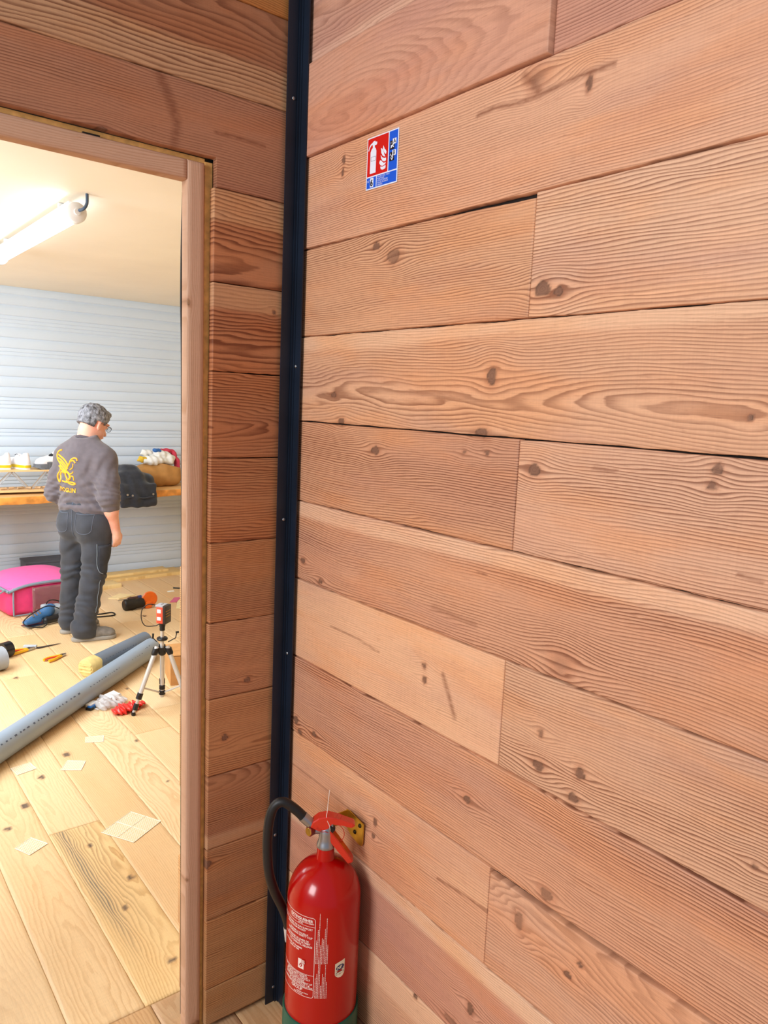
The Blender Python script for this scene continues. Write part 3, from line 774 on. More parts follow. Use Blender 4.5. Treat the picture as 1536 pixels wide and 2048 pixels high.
# ---- fire extinguisher
XC = Vector((-.092, -.342, 0)); SV = Vector((.8208, -.5713, 0)); VV_ = Vector((.5713, .8208, 0))
def EX(side, z, toward=0.0): return XC + SV * side - VV_ * toward + Vector((0, 0, z))
R = .083
ext = thing('fire_extinguisher', 'red water fire extinguisher hanging in the corner on the plank wall', 'fire extinguisher', (XC.x, XC.y, .10))
INV = Matrix.Translation((-XC.x, -XC.y, -.10))
def exo(name, bm, material, parent=None, smooth=True, angle=35):
    o = obj(name, bm, material, parent or ext, smooth, angle)
    o.data.transform(INV); return o
bm = bmesh.new()
pr = [(0, .150), (R - .012, .150), (R - .003, .156), (R, .17)]
pr += [(R, .50 + .0)]
for a in np.linspace(0, 1, 15):
    an = a * math.pi / 2 * .93
    pr.append((R * math.cos(an) * (1 - .0) if R * math.cos(an) > .021 else .021, .545 + .093 * math.sin(an)))
pr += [(.0205, .642), (.0195, .650), (.0190, .664), (0, .664)]
lathe(bm, pr, (XC.x, XC.y, 0), 72)
bodyo = exo('cylinder_body', bm, M['ext_red'], angle=60)
bm = bmesh.new()
lathe(bm, [(R - .001, .102), (R + .0035, .104), (R + .0042, .12), (R + .0042, .278), (R + .0032, .281), (R + .0002, .2812), (R + .0002, .10)], (XC.x, XC.y, 0), 72)
bo = exo('base', bm, M['ext_green']); bo['label'] = 'green base'
bm = bmesh.new()
lathe(bm, [(.0185, .662), (.0205, .664), (.0210, .667), (.0205, .670), (.0185, .676), (.0165, .684), (.0165, .696), (.0150, .712), (.0100, .718), (0, .718)], (XC.x, XC.y, 0), 32)
P0, P1 = EX(-.004, .703, .0), EX(-.040, .705, .008)
tube(bm, [P0, P0.lerp(P1, .75)], .0085, 16)
tube(bm, [EX(-.002, .706), EX(-.024, .722)], [.011, .0085], 16)
box(bm, EX(.004, .708), (.022, .018, .026), Matrix.Rotation(math.atan2(SV.y, SV.x), 3, 'Z'), .002)
exo('valve', bm, M['cast_metal'])
# pressure gauge
bm = bmesh.new(); d = (P1 - P0).normalized(); d = (d - VV_ * .75).normalized(); am = axis_mtx(d)
lathe(bm, [(.0095, -.010), (.0105, -.008), (.0108, .004), (.0098, .005), (0, .005)], tuple(EX(-.036, .705, .010)), 24, am)
gau = exo('pressure_gauge', bm, mat('dark_red_rim', (120, 34, 26), .3, .3))
bm = bmesh.new(); lathe(bm, [(.0092, .005), (.0088, .0062), (.0070, .0058), (0, .0056)], tuple(EX(-.036, .705, .010)), 24, am)
exo('gauge_face', bm, M['brass'], gau)
# hose
bm = bmesh.new()
hp = smooth_pts([EX(-.050, .731), EX(-.072, .752), EX(-.098, .768), EX(-.1175, .757), EX(-.128, .722), EX(-.1310, .665), EX(-.126, .600), EX(-.113, .545, -.010), EX(-.096, .495, -.026), EX(-.085, .458, -.034), EX(-.080, .430, -.038)], 8)
tube(bm, hp, .0108, 16)
exo('hose', bm, M['black_rubber'])
bm = bmesh.new(); tube(bm, [EX(-.0535, .7345), EX(-.034, .7165)], [.0120, .0118], 20)
tube(bm, [EX(-.036, .718), EX(-.020, .704)], .0095, 16)
exo('hose_ferrule', bm, M['cast_metal'])
bm = bmesh.new(); tube(bm, [EX(-.0805, .436, -.038), EX(-.076, .40, -.040)], [.0118, .0122], 16); tube(bm, [EX(-.076, .40, -.040), EX(-.072, .33, -.042)], [.010, .0065], 16)
exo('nozzle', bm, mat('grey_nozzle', (190, 186, 182), .4))
# carrying handle (upper) and lever (lower): pressed channels
def channel(bm, path, w, h, t=.0018):
    """U-section swept in the (side, z) plane; path of (side, z), open side down"""
    n = len(path); pts = [Vector((p[0], p[1])) for p in path]; rows = []
    for i, p in enumerate(pts):
        tg = (pts[min(i + 1, n - 1)] - pts[max(i - 1, 0)]).normalized(); nn = Vector((-tg.y, tg.x))
        ww = w[i] / 2; hh = h[i]
        sec = [(-ww, -hh), (-ww, -.002), (-ww + .002, 0), (ww - .002, 0), (ww, -.002), (ww, -hh), (ww - t, -hh), (ww - t, -t), (-ww + t, -t), (-ww + t, -hh)]
        row = []
        for (a, b) in sec:
            q = p + nn * b; row.append(bm.verts.new(EX(q.x, q.y, a)))
        rows.append(row)
    for i in range(n - 1):
        for k in range(10): bm.faces.new((rows[i][k], rows[i][(k + 1) % 10], rows[i + 1][(k + 1) % 10], rows[i + 1][k]))
    bm.faces.new(list(reversed(rows[0]))); bm.faces.new(rows[-1])
bm = bmesh.new()
channel(bm, [(-.036, .716), (-.030, .728), (-.018, .7375), (.002, .741), (.016, .7385), (.040, .7305), (.060, .7235), (.0635, .7185)], [.026, .028, .030, .030, .028, .026, .025, .022], [.022, .028, .030, .028, .015, .011, .010, .007])
exo('carrying_handle', bm, M['lever_red'], smooth=False)
bm = bmesh.new()
channel(bm, [(-.012, .715), (-.002, .716), (.010, .7065), (.027, .6845), (.048, .6550), (.0605, .6370), (.0625, .6335)], [.022, .026, .027, .027, .028, .028, .025], [.008, .013, .017, .016, .014, .012, .007])
exo('squeeze_lever', bm, M['lever_red'], smooth=False)
bm = bmesh.new(); box(bm, EX(.008, .711, .004), (.022, .016, .012), Matrix.Rotation(math.atan2(SV.y, SV.x), 3, 'Z') @ Matrix.Rotation(math.radians(35), 3, 'Y'), .002)
exo('safety_catch', bm, M['black_plastic'])
bm = bmesh.new()
tube(bm, smooth_pts([EX(.024, .722, .01), EX(.034, .716, .012), EX(.040, .700, .010), EX(.037, .684, .006), EX(.030, .680, .008)], 6), .0008, 6)
tube(bm, smooth_pts([EX(-.022, .716, .016), EX(-.016, .712, .020), EX(-.010, .708, .018), EX(-.002, .709, .019), EX(.004, .706, .018)], 6), .0007, 6)
tube(bm, smooth_pts([EX(.022, .738, .004), EX(.026, .745, .004), EX(.032, .741, .006), EX(.030, .733, .006)], 6), .0006, 6)
exo('seal_wire', bm, mat('red_seal_wire', (176, 36, 26), .5))
bm = bmesh.new()
tube(bm, smooth_pts([EX(.004, .800, .004), EX(.002, .775, .006), EX(.0005, .752, .008), EX(-.001, .742, .0125), EX(.0015, .732, .0145), EX(.006, .722, .0145), EX(.008, .712, .014)], 6), .0007, 6)
exo('tag_string', bm, M['string'])
# printed label, wrapped on the cylinder.  u: arc position in metres to the right of the camera-facing line
def CY(u, z, lift=.0004):
    a = u / R
    return XC + (SV * math.sin(a) - VV_ * math.cos(a)) * (R + lift) + Vector((0, 0, z))
bm = bmesh.new()
def cstrip(pts, w, lift=.0005):
    P = [Vector(p) for p in pts]; n = len(P); rows = []
    for i, p in enumerate(P):
        tg = (P[min(i + 1, n - 1)] - P[max(i - 1, 0)]).normalized(); nn = Vector((-tg.y, tg.x)) * w / 2
        rows.append((bm.verts.new(CY(*(p + nn), lift)), bm.verts.new(CY(*(p - nn), lift))))
    for i in range(n - 1): bm.faces.new((rows[i][0], rows[i][1], rows[i + 1][1], rows[i + 1][0]))
UR = -.0165; UL = -.150
def hl(z, u0=UL, u1=UR): return [(u0 + (u1 - u0) * i / 24, z) for i in range(25)]
ZT, ZB = .5440, .3520
top = hl(ZT, UL, UR - .006) + [(UR - .0028, ZT - .0008), (UR - .0008, ZT - .0030), (UR, ZT - .006)]
cstrip(top, .0011); cstrip([(UR, ZT - .006), (UR, ZB + .006)], .0011)
cstrip([(UR, ZB + .006), (UR - .0008, ZB + .0030), (UR - .0028, ZB + .0008), (UR - .006, ZB)] + hl(ZB, UR - .006, UL), .0011)
for z in (.5225, .4060, .3720): cstrip(hl(z), .0008)
def ctext(s, z, size, u=None, bold=0.0, w=None, al='RIGHT'):
    bold = bold or .00012
    add_text(bm, s, size * 1.12, lambda x, y: CY((UR - .0055 if u is None else u) + x, z + y), al, bold, width=w)
ctext('EXTINGUISHER', .5325, .0080, bold=.00022)
ctext('Water spray extinguisher with additive', .5285, .0036, UR - .003)
ctext('class AB', .5245, .0034, UR - .030)
ctext('RETIRER L\u2019APPAREIL DE SON SUPPORT', .5135, .0052)
ctext('REMOVE FROM BRACKET', .5080, .0046, UR - .022)
ctext('ENLEVER LA GOUPILLE', .4990, .0046, UR - .016)
ctext('WITHDRAW SAFETY CLIP', .4935, .0056)
ctext('SOULEVER LE LEVIER DE', .4835, .0052, UR - .014)
ctext('POUR CONTROLER LE DEBIT', .4780, .0052, UR - .010)
ctext('TO OPERATE, RELEASE', .4715, .0056)
ctext('ATTAQUER LES FLAMMES', .4630, .0046, UR - .030)
ctext('BASE OF FIRE', .4575, .0046, UR - .038)
for i_, (tx, uu) in enumerate((('SUR COURANT ELECTRIQUE', .016), ('JUSQU\u2019A 1000 V. TENIR LE', .014), ('JET. EVITER TOUT CONTACT', .008), ('COURANT ELECTRIQUE', .022), ('ON ELECTRICAL EQUIPMENT UP', .003), ('AT A DISTANCE OF 1 M.', .008), ('NON ELECTRICAL CONDUCTOR', .002))):
    ctext(tx, .4010 - i_ * .0047, .0048, UR - uu)
ctext('GROUP', .3635, .0085, UR - .026, bold=.0002)
ctext('Fabrique en France', .3585, .0034, UR - .012); ctext('Made in France', .3545, .0034, UR - .026)
for (u0, z0, rows_) in ((-.0145, .4790, 1), (-.0145, .3530, 1)):
    hs = (.056, .082, .120, .046, .062, .060, .085, .110, .046) if z0 > .4 else (.050, .060, .098, .092, .032, .060, .052, .082, .040)
    rr_ = random.Random(int(z0 * 1000))
    for i_, h_ in enumerate(hs):                # fine upright print, too small to read
        z = z0 - (.042 if z0 > .4 else 0); zt = z + h_
        while z < zt:
            l_ = rr_.uniform(.0015, .0045); cstrip([(u0 + .0016 + i_ * .0031, z), (u0 + .0016 + i_ * .0031, min(z + l_, zt))], rr_.uniform(.0008, .0013)); z += l_ + .0009
exo('printed_instructions', bm, M['print_white'], smooth=False)
# class B box of the instructions
bm = bmesh.new()
def cpoly(pts, lift, mi):
    vs = [bm.verts.new(CY(u, z, lift)) for u, z in pts]; bm.faces.new(vs).material_index = mi
cpoly([(-.056, .4155), (-.041, .4155), (-.041, .4385), (-.056, .4385)], .0004, 0)
cpoly([(-.0485, .4185), (-.0445, .4240), (-.0485, .4300), (-.0530, .4240)], .0007, 1)
cpoly([(-.0485, .4215), (-.0470, .4240), (-.0485, .4270), (-.0505, .4240)], .0010, 0)
cpoly([(-.0460, .4285), (-.0375, .4285), (-.0375, .4400), (-.0460, .4400)], .0010, 1)
add_text(bm, 'B', .0120, lambda x, y: CY(-.0450 + x, .4300 + y, .0013), bold=.0002, mi=0)
exo('class_symbol', bm, [M['print_white'], mat('label_red', (176, 22, 16), .3)], smooth=False)
# NF badge
bm = bmesh.new()
bp = [(.0300, .4320), (.0460, .4360), (.0540, .4380), (.0540, .4100), (.0530, .4040), (.0490, .3985), (.0440, .3965), (.0380, .3975), (.0330, .4010), (.0300, .4060)]
cpoly(bp, .0005, 0)
cpoly([(.0425 + .0100 * math.cos(a) * math.cos(.25) - .0062 * math.sin(a) * math.sin(.25), .4215 + .0100 * math.cos(a) * math.sin(.25) + .0062 * math.sin(a) * math.cos(.25)) for a in np.linspace(0, 6.2, 20)], .0008, 1)
add_text(bm, 'NF', .0092, lambda x, y: CY(.0352 + x, .4170 + x * .25 + y, .0011), bold=.0004, mi=0)
for z in (.4130,): cpoly([(.032, z), (.0520, z + .003), (.0520, z + .0038), (.032, z + .0008)], .0009, 2)
cpoly([(.0325, .4035), (.0515, .4070), (.0515, .4120), (.0325, .4095)], .0008, 2)
cpoly([(.0335, .4045), (.0505, .4078), (.0505, .4110), (.0335, .4087)], .0011, 0)
exo('certification_badge', bm, [mat('badge_cream', (226, 214, 188), .5), mat('badge_blue', (28, 42, 92), .4), mat('badge_grey', (120, 116, 112), .5)], smooth=False)

# ---- wall bracket
bm = bmesh.new()
prism(bm, [(-.297, .703), (-.310, .705), (-.366, .697), (-.3645, .650), (-.361, .642), (-.352, .640), (-.318, .648), (-.300, .660)], -.0035, -.0055, lambda u, v, t_: (t_, u, v))
prism(bm, [(-.0035, .702), (-.0035, .668), (-.060, .676), (-.090, .683), (-.092, .700), (-.06, .703)], -.2985, -.3008, lambda u, v, t_: (u, t_, v))
prism(bm, [(-.0985, -.3008), (-.0885, -.3008), (-.075, -.3085), (-.0785, -.318), (-.085, -.3145)], .684, .6865, lambda u, v, t_: (u, v, t_))
br = obj('wall_bracket', bm, M['zinc'], smooth=False)
tag(br, 'yellow zinc bracket on the plank wall holding the red extinguisher', 'bracket')
for (yy, zz) in ((-.352, .688), (-.334, .664)):
    bm = bmesh.new(); lathe(bm, [(.0050, 0), (.0050, .0012), (.0035, .0028), (.0012, .003), (.001, .0016), (0, .0016)], (-.0055, yy, zz), 14, axis_mtx((-1, 0, 0)))
    obj('bracket_screw', bm, mat('dark_screw', (60, 52, 34), .4, .8), br)
# ================================================================== FAR ROOM
# ---- fluorescent lamp under the ceiling, running away along y
lamp = thing('fluorescent_lamp', 'long white fluorescent tube lamp hanging under the cream ceiling', 'lamp', (0.005, 1.80, 2.40))
bm = bmesh.new(); tube(bm, [(0, .03, 0), (0, 1.47, 0)], .034, 24, cap=True)
obj('diffuser', bm, emis('lamp_glow', (228, 240, 255), 7.0), lamp)
bm = bmesh.new()
lathe(bm, [(0, -.004), (.013, -.004), (.014, .002), (.030, .003), (.041, .008), (.043, .018), (.043, .045), (.036, .048), (0, .048)], (0, -.012, 0), 28, axis_mtx((0, 1, 0)))
obj('end_cap', bm, M['white'], lamp)
bm = bmesh.new(); lathe(bm, [(.036, 0), (.043, .003), (.043, .04), (.036, .045), (0, .045)], (0, 1.47, 0), 28, axis_mtx((0, 1, 0)))
obj('end_cap', bm, M['white'], lamp)
bm = bmesh.new(); box(bm, (0, .75, .037), (.05, 1.44, .022), bevel=.003); box(bm, (0, .22, .058), (.03, .02, .03)); box(bm, (0, 1.3, .058), (.03, .02, .03))
obj('housing', bm, M['white'], lamp)
bm = bmesh.new(); tube(bm, smooth_pts([(.006, -.016, .006), (.018, -.040, .012), (.030, -.042, .035), (.033, -.035, .074)], 6), .0065, 10)
obj('cable', bm, mat('blue_grey_cable', (64, 82, 104), .5), lamp)

# ---- workbench: thick plank on legs along the shutter
M['bench'] = wood_mat('bench_plank', (0.80, 0.68, 0.52, 1), lin((150, 105, 66)), contrast=.8, fibre=.05, blotch=.05, saw=.01)
M['raw_edge'] = mat('raw_orange_edge', (232, 156, 72), .6, var=.25, scale=18, bump=.6)
ZB_ = .835
bench = thing('workbench', 'long thick plank workbench standing against the pale shutter', 'workbench', (.7, 4.9, 0))
bang = math.atan2(4.676 - 4.530, 1.704 - .209)
def bench_pt(a, c, d):   # a along x from -1.8, front edge skewed
    X = -1.9 + a; yf = 4.530 + (X - .209) * math.tan(bang)
    return X - .7, yf + c * (5.17 - yf) - 4.9, ZB_ - d
bo_ = [dict(a0=0, a1=4.55, c0=.004 + i * .333, c1=.330 + i * .333, tone=[(236, 190, 128), (232, 184, 124), (236, 192, 134)][i], seed=501 + i, rw=.03, e=.002, rag=.001) for i in range(3)]
o = planks('bench_top', bo_, bench_pt, M['bench'], [], [], step=.02, th=.045); o.parent = bench
bm = bmesh.new()   # waney front edge
n = 90; rows = []
re = random.Random(2)
for i in range(n):
    X = -1.9 + 4.55 * i / (n - 1); yf = 4.530 + (X - .209) * math.tan(bang)
    w = .008 * math.sin(X * 5.1) + .005 * math.sin(X * 13.7 + 1) + re.uniform(-.003, .003)
    rows.append([bm.verts.new((X - .7, y - 4.9, z)) for y, z in ((yf + .003, ZB_ - .001), (yf - .006 + w * .3, ZB_ - .006), (yf - .016 + w, ZB_ - .030), (yf - .010 + w, ZB_ - .052 - w * .8), (yf + .02, ZB_ - .056 - w * .8), (yf + .02, ZB_ - .003))])
for i in range(n - 1):
    for k in range(6): bm.faces.new((rows[i][k], rows[i][(k + 1) % 6], rows[i + 1][(k + 1) % 6], rows[i + 1][k]))
bm.faces.new(rows[0]); bm.faces.new(list(reversed(rows[-1])))
obj('bench_edge', bm, M['raw_edge'], bench)
for (lx, ly) in ((.165, 4.60), (2.45, 4.82), (.165, 5.10), (2.45, 5.10), (-1.75, 4.45), (-1.75, 5.1)):
    bm = bmesh.new(); box(bm, (lx - .7, ly - 4.9, .394), (.06, .06, .788), bevel=.003)
    obj('leg', bm, M['batten'], bench, smooth=False)

# ---- low shoe rack on the bench
M['clear'] = mat('clear_plastic', (235, 238, 240), .15, trans=.9, alpha=.55)
rack = thing('shoe_rack', 'low wooden rack with clear braces on the workbench, behind the person', 'rack', (.1, 4.80, ZB_))
bm = bmesh.new(); box(bm, (0.02, 0, .185), (1.35, .24, .014), bevel=.002); obj('upper_board', bm, mat('rack_wood', (236, 196, 140), .6, var=.1, scale=12), rack, smooth=False)
bm = bmesh.new(); box(bm, (0.02, 0, .026), (1.35, .25, .016), bevel=.002); obj('lower_board', bm, bpy.data.materials['rack_wood'], rack, smooth=False)
for fx in (-.60, .60):
    for fy in (-.1, .1):
        bm = bmesh.new(); box(bm, (fx, fy, .009), (.03, .03, .018)); obj('foot', bm, bpy.data.materials['rack_wood'], rack, smooth=False)
for i, (x0, x1) in enumerate(((.10, .24), (.36, .24), (.38, .50), (.60, .50), (-.12, .0), (.12, .0), (-.4, -.3), (-.2, -.3))):
    bm = bmesh.new(); tube(bm, [(x0, -.06, .034), (x1, -.06, .178)], .012, 8); obj('brace', bm, M['clear'], rack)
bm = bmesh.new(); re = random.Random(8)
for i in range(16):
    a = -.35 + i * .063; tube(bm, [(a, -.05 + re.uniform(-.02, .02), .044), (a + re.uniform(.03, .055), -.05 + re.uniform(-.03, .03), .046)], .009, 8)
st_ = obj('wood_offcuts', bm, mat('offcut_wood', (206, 170, 130), .7, var=.3, scale=20)); st_.location = rack.location
st_['kind'] = 'stuff'; tag(st_, 'loose small wood offcuts on the lower board of the shoe rack', 'wood offcuts')

# ---- shoes
M['shoe_white'] = mat('white_leather', (244, 240, 244), .5, var=.05)
M['shoe_yellow'] = mat('yellow_stripe', (226, 196, 20), .5)
M['shoe_black'] = mat('black_mesh', (26, 30, 38), .7)
M['shoe_grey'] = mat('grey_mesh', (108, 112, 120), .7, var=.2, scale=60)
M['shoe_blue'] = mat('blue_mesh', (40, 70, 130), .6)
def shoe(name, label, loc, rotz, kind, group=None, s=1.0):
    """toe towards +x, heel at -x; 0.28 m long"""
    t = thing(name, label, 'shoe', loc, rotz, group)
    f = Field((-.16, -.07, -.01), (.16, .07, .16), .005)
    f.ell((-.085, 0, .050), (.052, .034, .050), k=.02).ell((.02, 0, .045), (.10, .038, .036), k=.03).ell((.085, 0, .036), (.052, .040, .028), k=.02)
    f.cone((-.10, 0, .05), (-.105, 0, .098), .030, .026, .02).cone((-.06, 0, .06), (-.02, 0, .078), .032, .030, .02)
    f.ell((-.070, 0, .118), (.044, .021, .042), k=.008, cut=True)
    f.plane_cut((0, 0, -1), (0, 0, .026))
    o = fobj('upper', f, M['shoe_white'], t)
    bm = bmesh.new()
    out = [(-.138, 0), (-.130, .026), (-.09, .036), (-.03, .033), (.04, .041), (.09, .045), (.125, .034), (.145, .006)]
    out = [tuple(p)[:2] for p in smooth_pts([(a, b, 0) for a, b in out], 4)]
    pl = out + [(a, -b) for a, b in reversed(out[1:-1])]
    hz = .034 if kind == 'trainer' else .042
    prism(bm, pl, 0, hz, lambda u, v, t_: (u, v * (1 if t_ == 0 else .94), t_ + max(0, u - .09) * .25 * (t_ == 0)))
    obj('sole', bm, M['shoe_white'] if kind == 'yellow' else M['shoe_grey'], t)
    if kind == 'yellow':
        bm = bmesh.new()
        pl2 = [(a * 1.012, b * 1.04) for a, b in pl]
        prism(bm, pl2, .012, .031, lambda u, v, t_: (u, v, t_))
        obj('stripe', bm, M['shoe_yellow'], t)
    else:
        f = Field((-.16, -.07, -.01), (.16, .07, .16), .005)
        f.ell((-.090, 0, .075), (.045, .036, .052), k=.01).ell((-.03, 0, .080), (.06, .030, .020), k=.012)
        f.ell((-.075, 0, .130), (.046, .023, .048), k=.006, cut=True)
        f.plane_cut((0, 0, -1), (0, 0, .055))
        obj_ = fobj('collar', f, M['shoe_black'], t)
        f = Field((-.16, -.07, -.01), (.16, .07, .16), .005)
        f.ell((.03, 0, .040), (.085, .042, .018), k=.01)
        fobj('side_panel', f, M['shoe_grey'], t)
    bm = bmesh.new()
    for i in range(4):
        x_ = -.012 + i * .020; z_ = .088 - i * .008
        tube(bm, smooth_pts([(x_, -.022, z_ - .006), (x_ + .004, 0, z_ + .002), (x_, .022, z_ - .006)], 3), .0028, 6)
    tube(bm, smooth_pts([(-.02, 0, .092), (-.028, .02, .104), (-.012, .03, .098), (-.018, .0, .092)], 4), .0024, 6)
    obj('laces', bm, M['shoe_grey'] if kind == 'yellow' else M['shoe_white'], t)
    t.scale = (1, 1, 1.3) if kind == 'trainer' else (1, 1, 1.12)
    return t
ZR = ZB_ + .192
shoe('low_shoe', 'white shoe with yellow sole band at the left photo edge, pointing left', (.205, 4.78, ZR), math.radians(175), 'yellow')
shoe('low_shoe', 'white shoe with yellow sole band beside the black and white trainers', (.402, 4.83, ZR), math.radians(112), 'yellow')
shoe('trainer', 'black and white trainer on the rack, the one nearer the yellow-banded shoes', (.640, 4.74, ZR), math.radians(186), 'trainer')
shoe('trainer', 'black and white trainer on the rack, half hidden behind the person', (.70, 4.86, ZR), math.radians(186), 'trainer')

# ---- dark jacket draped over the bench edge
M['denim_black'] = mat('black_cloth', (40, 44, 54), .85, var=.2, scale=40, bump=.3, sheen=.3)
def fold(amp, fx, fy, fz, ph=0.0):
    return lambda X, Y, Z: amp * np.sin(fx * X + fy * Y + fz * Z + ph + 1.7 * np.sin(9 * X + 6 * Z)) * np.cos(.6 * fx * X - .5 * fz * Z + 2 * ph)
jk = thing('jacket', 'black jacket draped over the workbench edge, beside the brown bag', 'jacket', (1.27, 4.632, ZB_))
f = Field((-.32, -.18, -.20), (.32, .40, .30), .0075)
f.ell((-.06, .18, .085), (.15, .13, .12), k=.05).ell((-.02, .08, .12), (.10, .08, .10), k=.05).ell((.05, .12, .07), (.16, .12, .09), k=.05)
f.rbox((.015, -.032, -.035), (.155, .022, .10), .018, k=.04)
f.cone((-.10, .03, .12), (-.12, -.036, -.06), .045, .030, .04).cone((.02, .02, .13), (.14, -.034, -.08), .045, .028, .04).cone((-.02, .02, .11), (.0, -.036, -.04), .045, .028, .04)
f.warp(fold(.007, 34, 0, 12)); f.warp(fold(.005, 12, 20, 48, 1.1)); f.rbox((0, .318, -.20), (.5, .30, .202), .001, k=0, cut=True)
fobj('body', f, M['denim_black'], jk)
bm = bmesh.new()
tube(bm, smooth_pts([(-.12, -.064, -.045), (-.04, -.066, -.040), (.06, -.066, -.052), (.15, -.060, -.040)], 6), .006, 8)
obj('hem', bm, M['denim_black'], jk)
for (sx, sz) in ((-.085, -.020), (-.042, -.028), (.135, -.022)):
    bm = bmesh.new(); lathe(bm, [(.009, 0), (.009, .003), (.005, .005), (0, .005)], (sx, -.066, sz), 14, axis_mtx((0, -1, .1))); obj('snap_button', bm, M['screw'], jk)

# ---- brown bag full of cloth
bagb = thing('brown_bag', 'open brown bag stuffed with white and red cloth on the workbench', 'bag', (1.60, 4.99, ZB_))
M['kraft'] = mat('brown_bag_cloth', (190, 138, 76), .7, var=.12, scale=14, bump=.4)
f = Field((-.26, -.18, -.01), (.26, .18, .34), .007)
f.ell((0, 0, .10), (.21, .13, .12), k=.03).rbox((0, 0, .09), (.19, .12, .085), .05, k=.04).rbox((.10, 0, .14), (.09, .11, .10), .04, k=.04)
f.warp(fold(.007, 22, 6, 30)); f.plane_cut((0, 0, -1), (0, 0, .002))
f.plane_cut((.25, 0, 1), (0, 0, .215))
fobj('bag_body', f, M['kraft'], bagb)
def blob(name, parent, material, parts, amp=.008, lo=None, hi=None, h=.006, fr=75):
    pts = np.array([p[0] for p in parts]); rs = max(max(p[1]) for p in parts)
    f = Field(pts.min(0) - rs - .02, pts.max(0) + rs + .02, h)
    for c, r in parts: f.ell(c, r, k=.015)
    f.warp(fold(amp, fr, 12, fr * .8, parts[0][0][0] * 30))
    return fobj(name, f, material, parent)
M['cloth_white'] = mat('white_cloth', (240, 240, 236), .8, var=.06, bump=.2)
M['cloth_red'] = mat('red_cloth', (206, 60, 84), .8, bump=.2)
M['cloth_blue'] = mat('blue_cloth', (58, 110, 180), .8, bump=.2)
M['cloth_yellow'] = mat('yellow_cloth', (232, 190, 60), .8, bump=.2)
for nm, mm, parts in (('white_cloth', 'cloth_white', [((-.04, -.04, .235), (.12, .08, .045)), ((.02, 0, .285), (.10, .08, .045)), ((.10, -.03, .240), (.06, .06, .05))]),
                      ('red_cloth', 'cloth_red', [((.09, .0, .315), (.07, .03, .022)), ((.16, .0, .270), (.035, .04, .04)), ((.185, -.02, .20), (.022, .05, .06))]),
                      ('blue_cloth', 'cloth_blue', [((-.015, -.045, .325), (.035, .03, .020))]),
                      ('yellow_cloth', 'cloth_yellow', [((-.155, -.055, .245), (.045, .03, .026))]),
                      ('white_rag', 'cloth_white', [((-.10, -.02, .300), (.06, .04, .028))])):
    o = blob('stuffed_' + nm, None, M[mm], parts); o.location = bagb.location
    tag(o, {'white_cloth': 'crumpled white cloth, largest piece in the brown bag', 'red_cloth': 'red and pink cloth at the right rim of the brown bag', 'blue_cloth': 'small blue cloth on top of the brown bag',
            'yellow_cloth': 'small yellow cloth at the left rim of the brown bag', 'white_rag': 'small white rag above the yellow cloth in the brown bag'}[nm], 'cloth')

# ---- dark grey box under the bench
bx = thing('grey_box', 'dark grey low box on the floor behind the pink bag', 'box', (.70, 5.03, 0))
bm = bmesh.new(); box(bm, (0, 0, .11), (.46, .22, .22), bevel=.006); obj('box_body', bm, mat('dark_grey_card', (84, 88, 98), .6), bx)
bm = bmesh.new(); box(bm, (0, 0, .228), (.47, .23, .016), bevel=.003); obj('lid', bm, bpy.data.materials['dark_grey_card'], bx)

# ---- stacked boards lying at the back
M['loose_wood'] = wood_mat('loose_boards', (0.80, 0.68, 0.52, 1), lin((150, 105, 66)), contrast=.8, fibre=.05, blotch=.04, saw=.01)
def loose(name, label, loc, rotz, L, W, H, tone=(240, 206, 140), seed=1, tilt=0):
    o = planks(name, [dict(a0=-L / 2, a1=L / 2, c0=-W / 2, c1=W / 2, tone=tone, seed=seed, rw=.02, e=.002, rag=.001)], lambda a, c, d: (a, c, H - d), M['loose_wood'], [], [], step=.02, th=H)
    o.location = loc; o.rotation_euler = (tilt, 0, rotz); tag(o, label, 'board'); return o
loose('loose_board', 'widest loose pale board on the floor below the brown bag', (1.42, 5.00, 0.0), math.radians(2), .82, .22, .026, seed=601)
loose('loose_board', 'narrower pale board lying on top of the widest one', (1.36, 5.03, .0265), math.radians(3), .70, .13, .020, (246, 214, 150), seed=602)
loose('loose_board', 'short thick pale block lying beside the person on the floor', (1.03, 4.74, 0.0), math.radians(12), .26, .16, .032, (248, 220, 160), seed=603)

# ---- pink bag with a clear window
PK = mat('pink_fabric', (232, 62, 122), .6, var=.08, scale=20, bump=.2)
PKL = mat('pink_lid', (250, 112, 182), .45, var=.03)
GRYP = mat('grey_piping', (132, 148, 164), .5)
pb = thing('pink_bag', 'large pink bag with clear front window and grey piping on the floor', 'bag', (.41, 4.37, 0), math.radians(8))
f = Field((-.36, -.26, -.01), (.36, .28, .36), .009)
f.rbox((0, 0, .125), (.27, .19, .125), .05, k=.02).ell((0, 0, .15), (.30, .20, .12), k=.04)
f.warp(fold(.006, 14, 6, 18, .6)); f.plane_cut((0, 0, -1), (0, 0, .002)); f.plane_cut((0, 0, 1), (0, 0, .216))
fobj('bag_body', f, PK, pb)
bm = bmesh.new()   # padded lid, higher at the back
nu, nv = 16, 10; grid = []
for i in range(nu + 1):
    row = []
    for j in range(nv + 1):
        u = -1 + 2 * i / nu; v = -1 + 2 * j / nv
        row.append(((.285 - .02 * v * v - .015 * (v > 0) * v) * u, .205 * v, .232 + .040 * (1 - u ** 4) * (1 - .5 * v * v) + .035 * (v + 1) / 2 - .02 * u * u))
    grid.append(row)
tv = [[bm.verts.new(p) for p in r_] for r_ in grid]; bv = [[bm.verts.new((p[0] * .99, p[1] * .99, .222)) for p in r_] for r_ in grid]
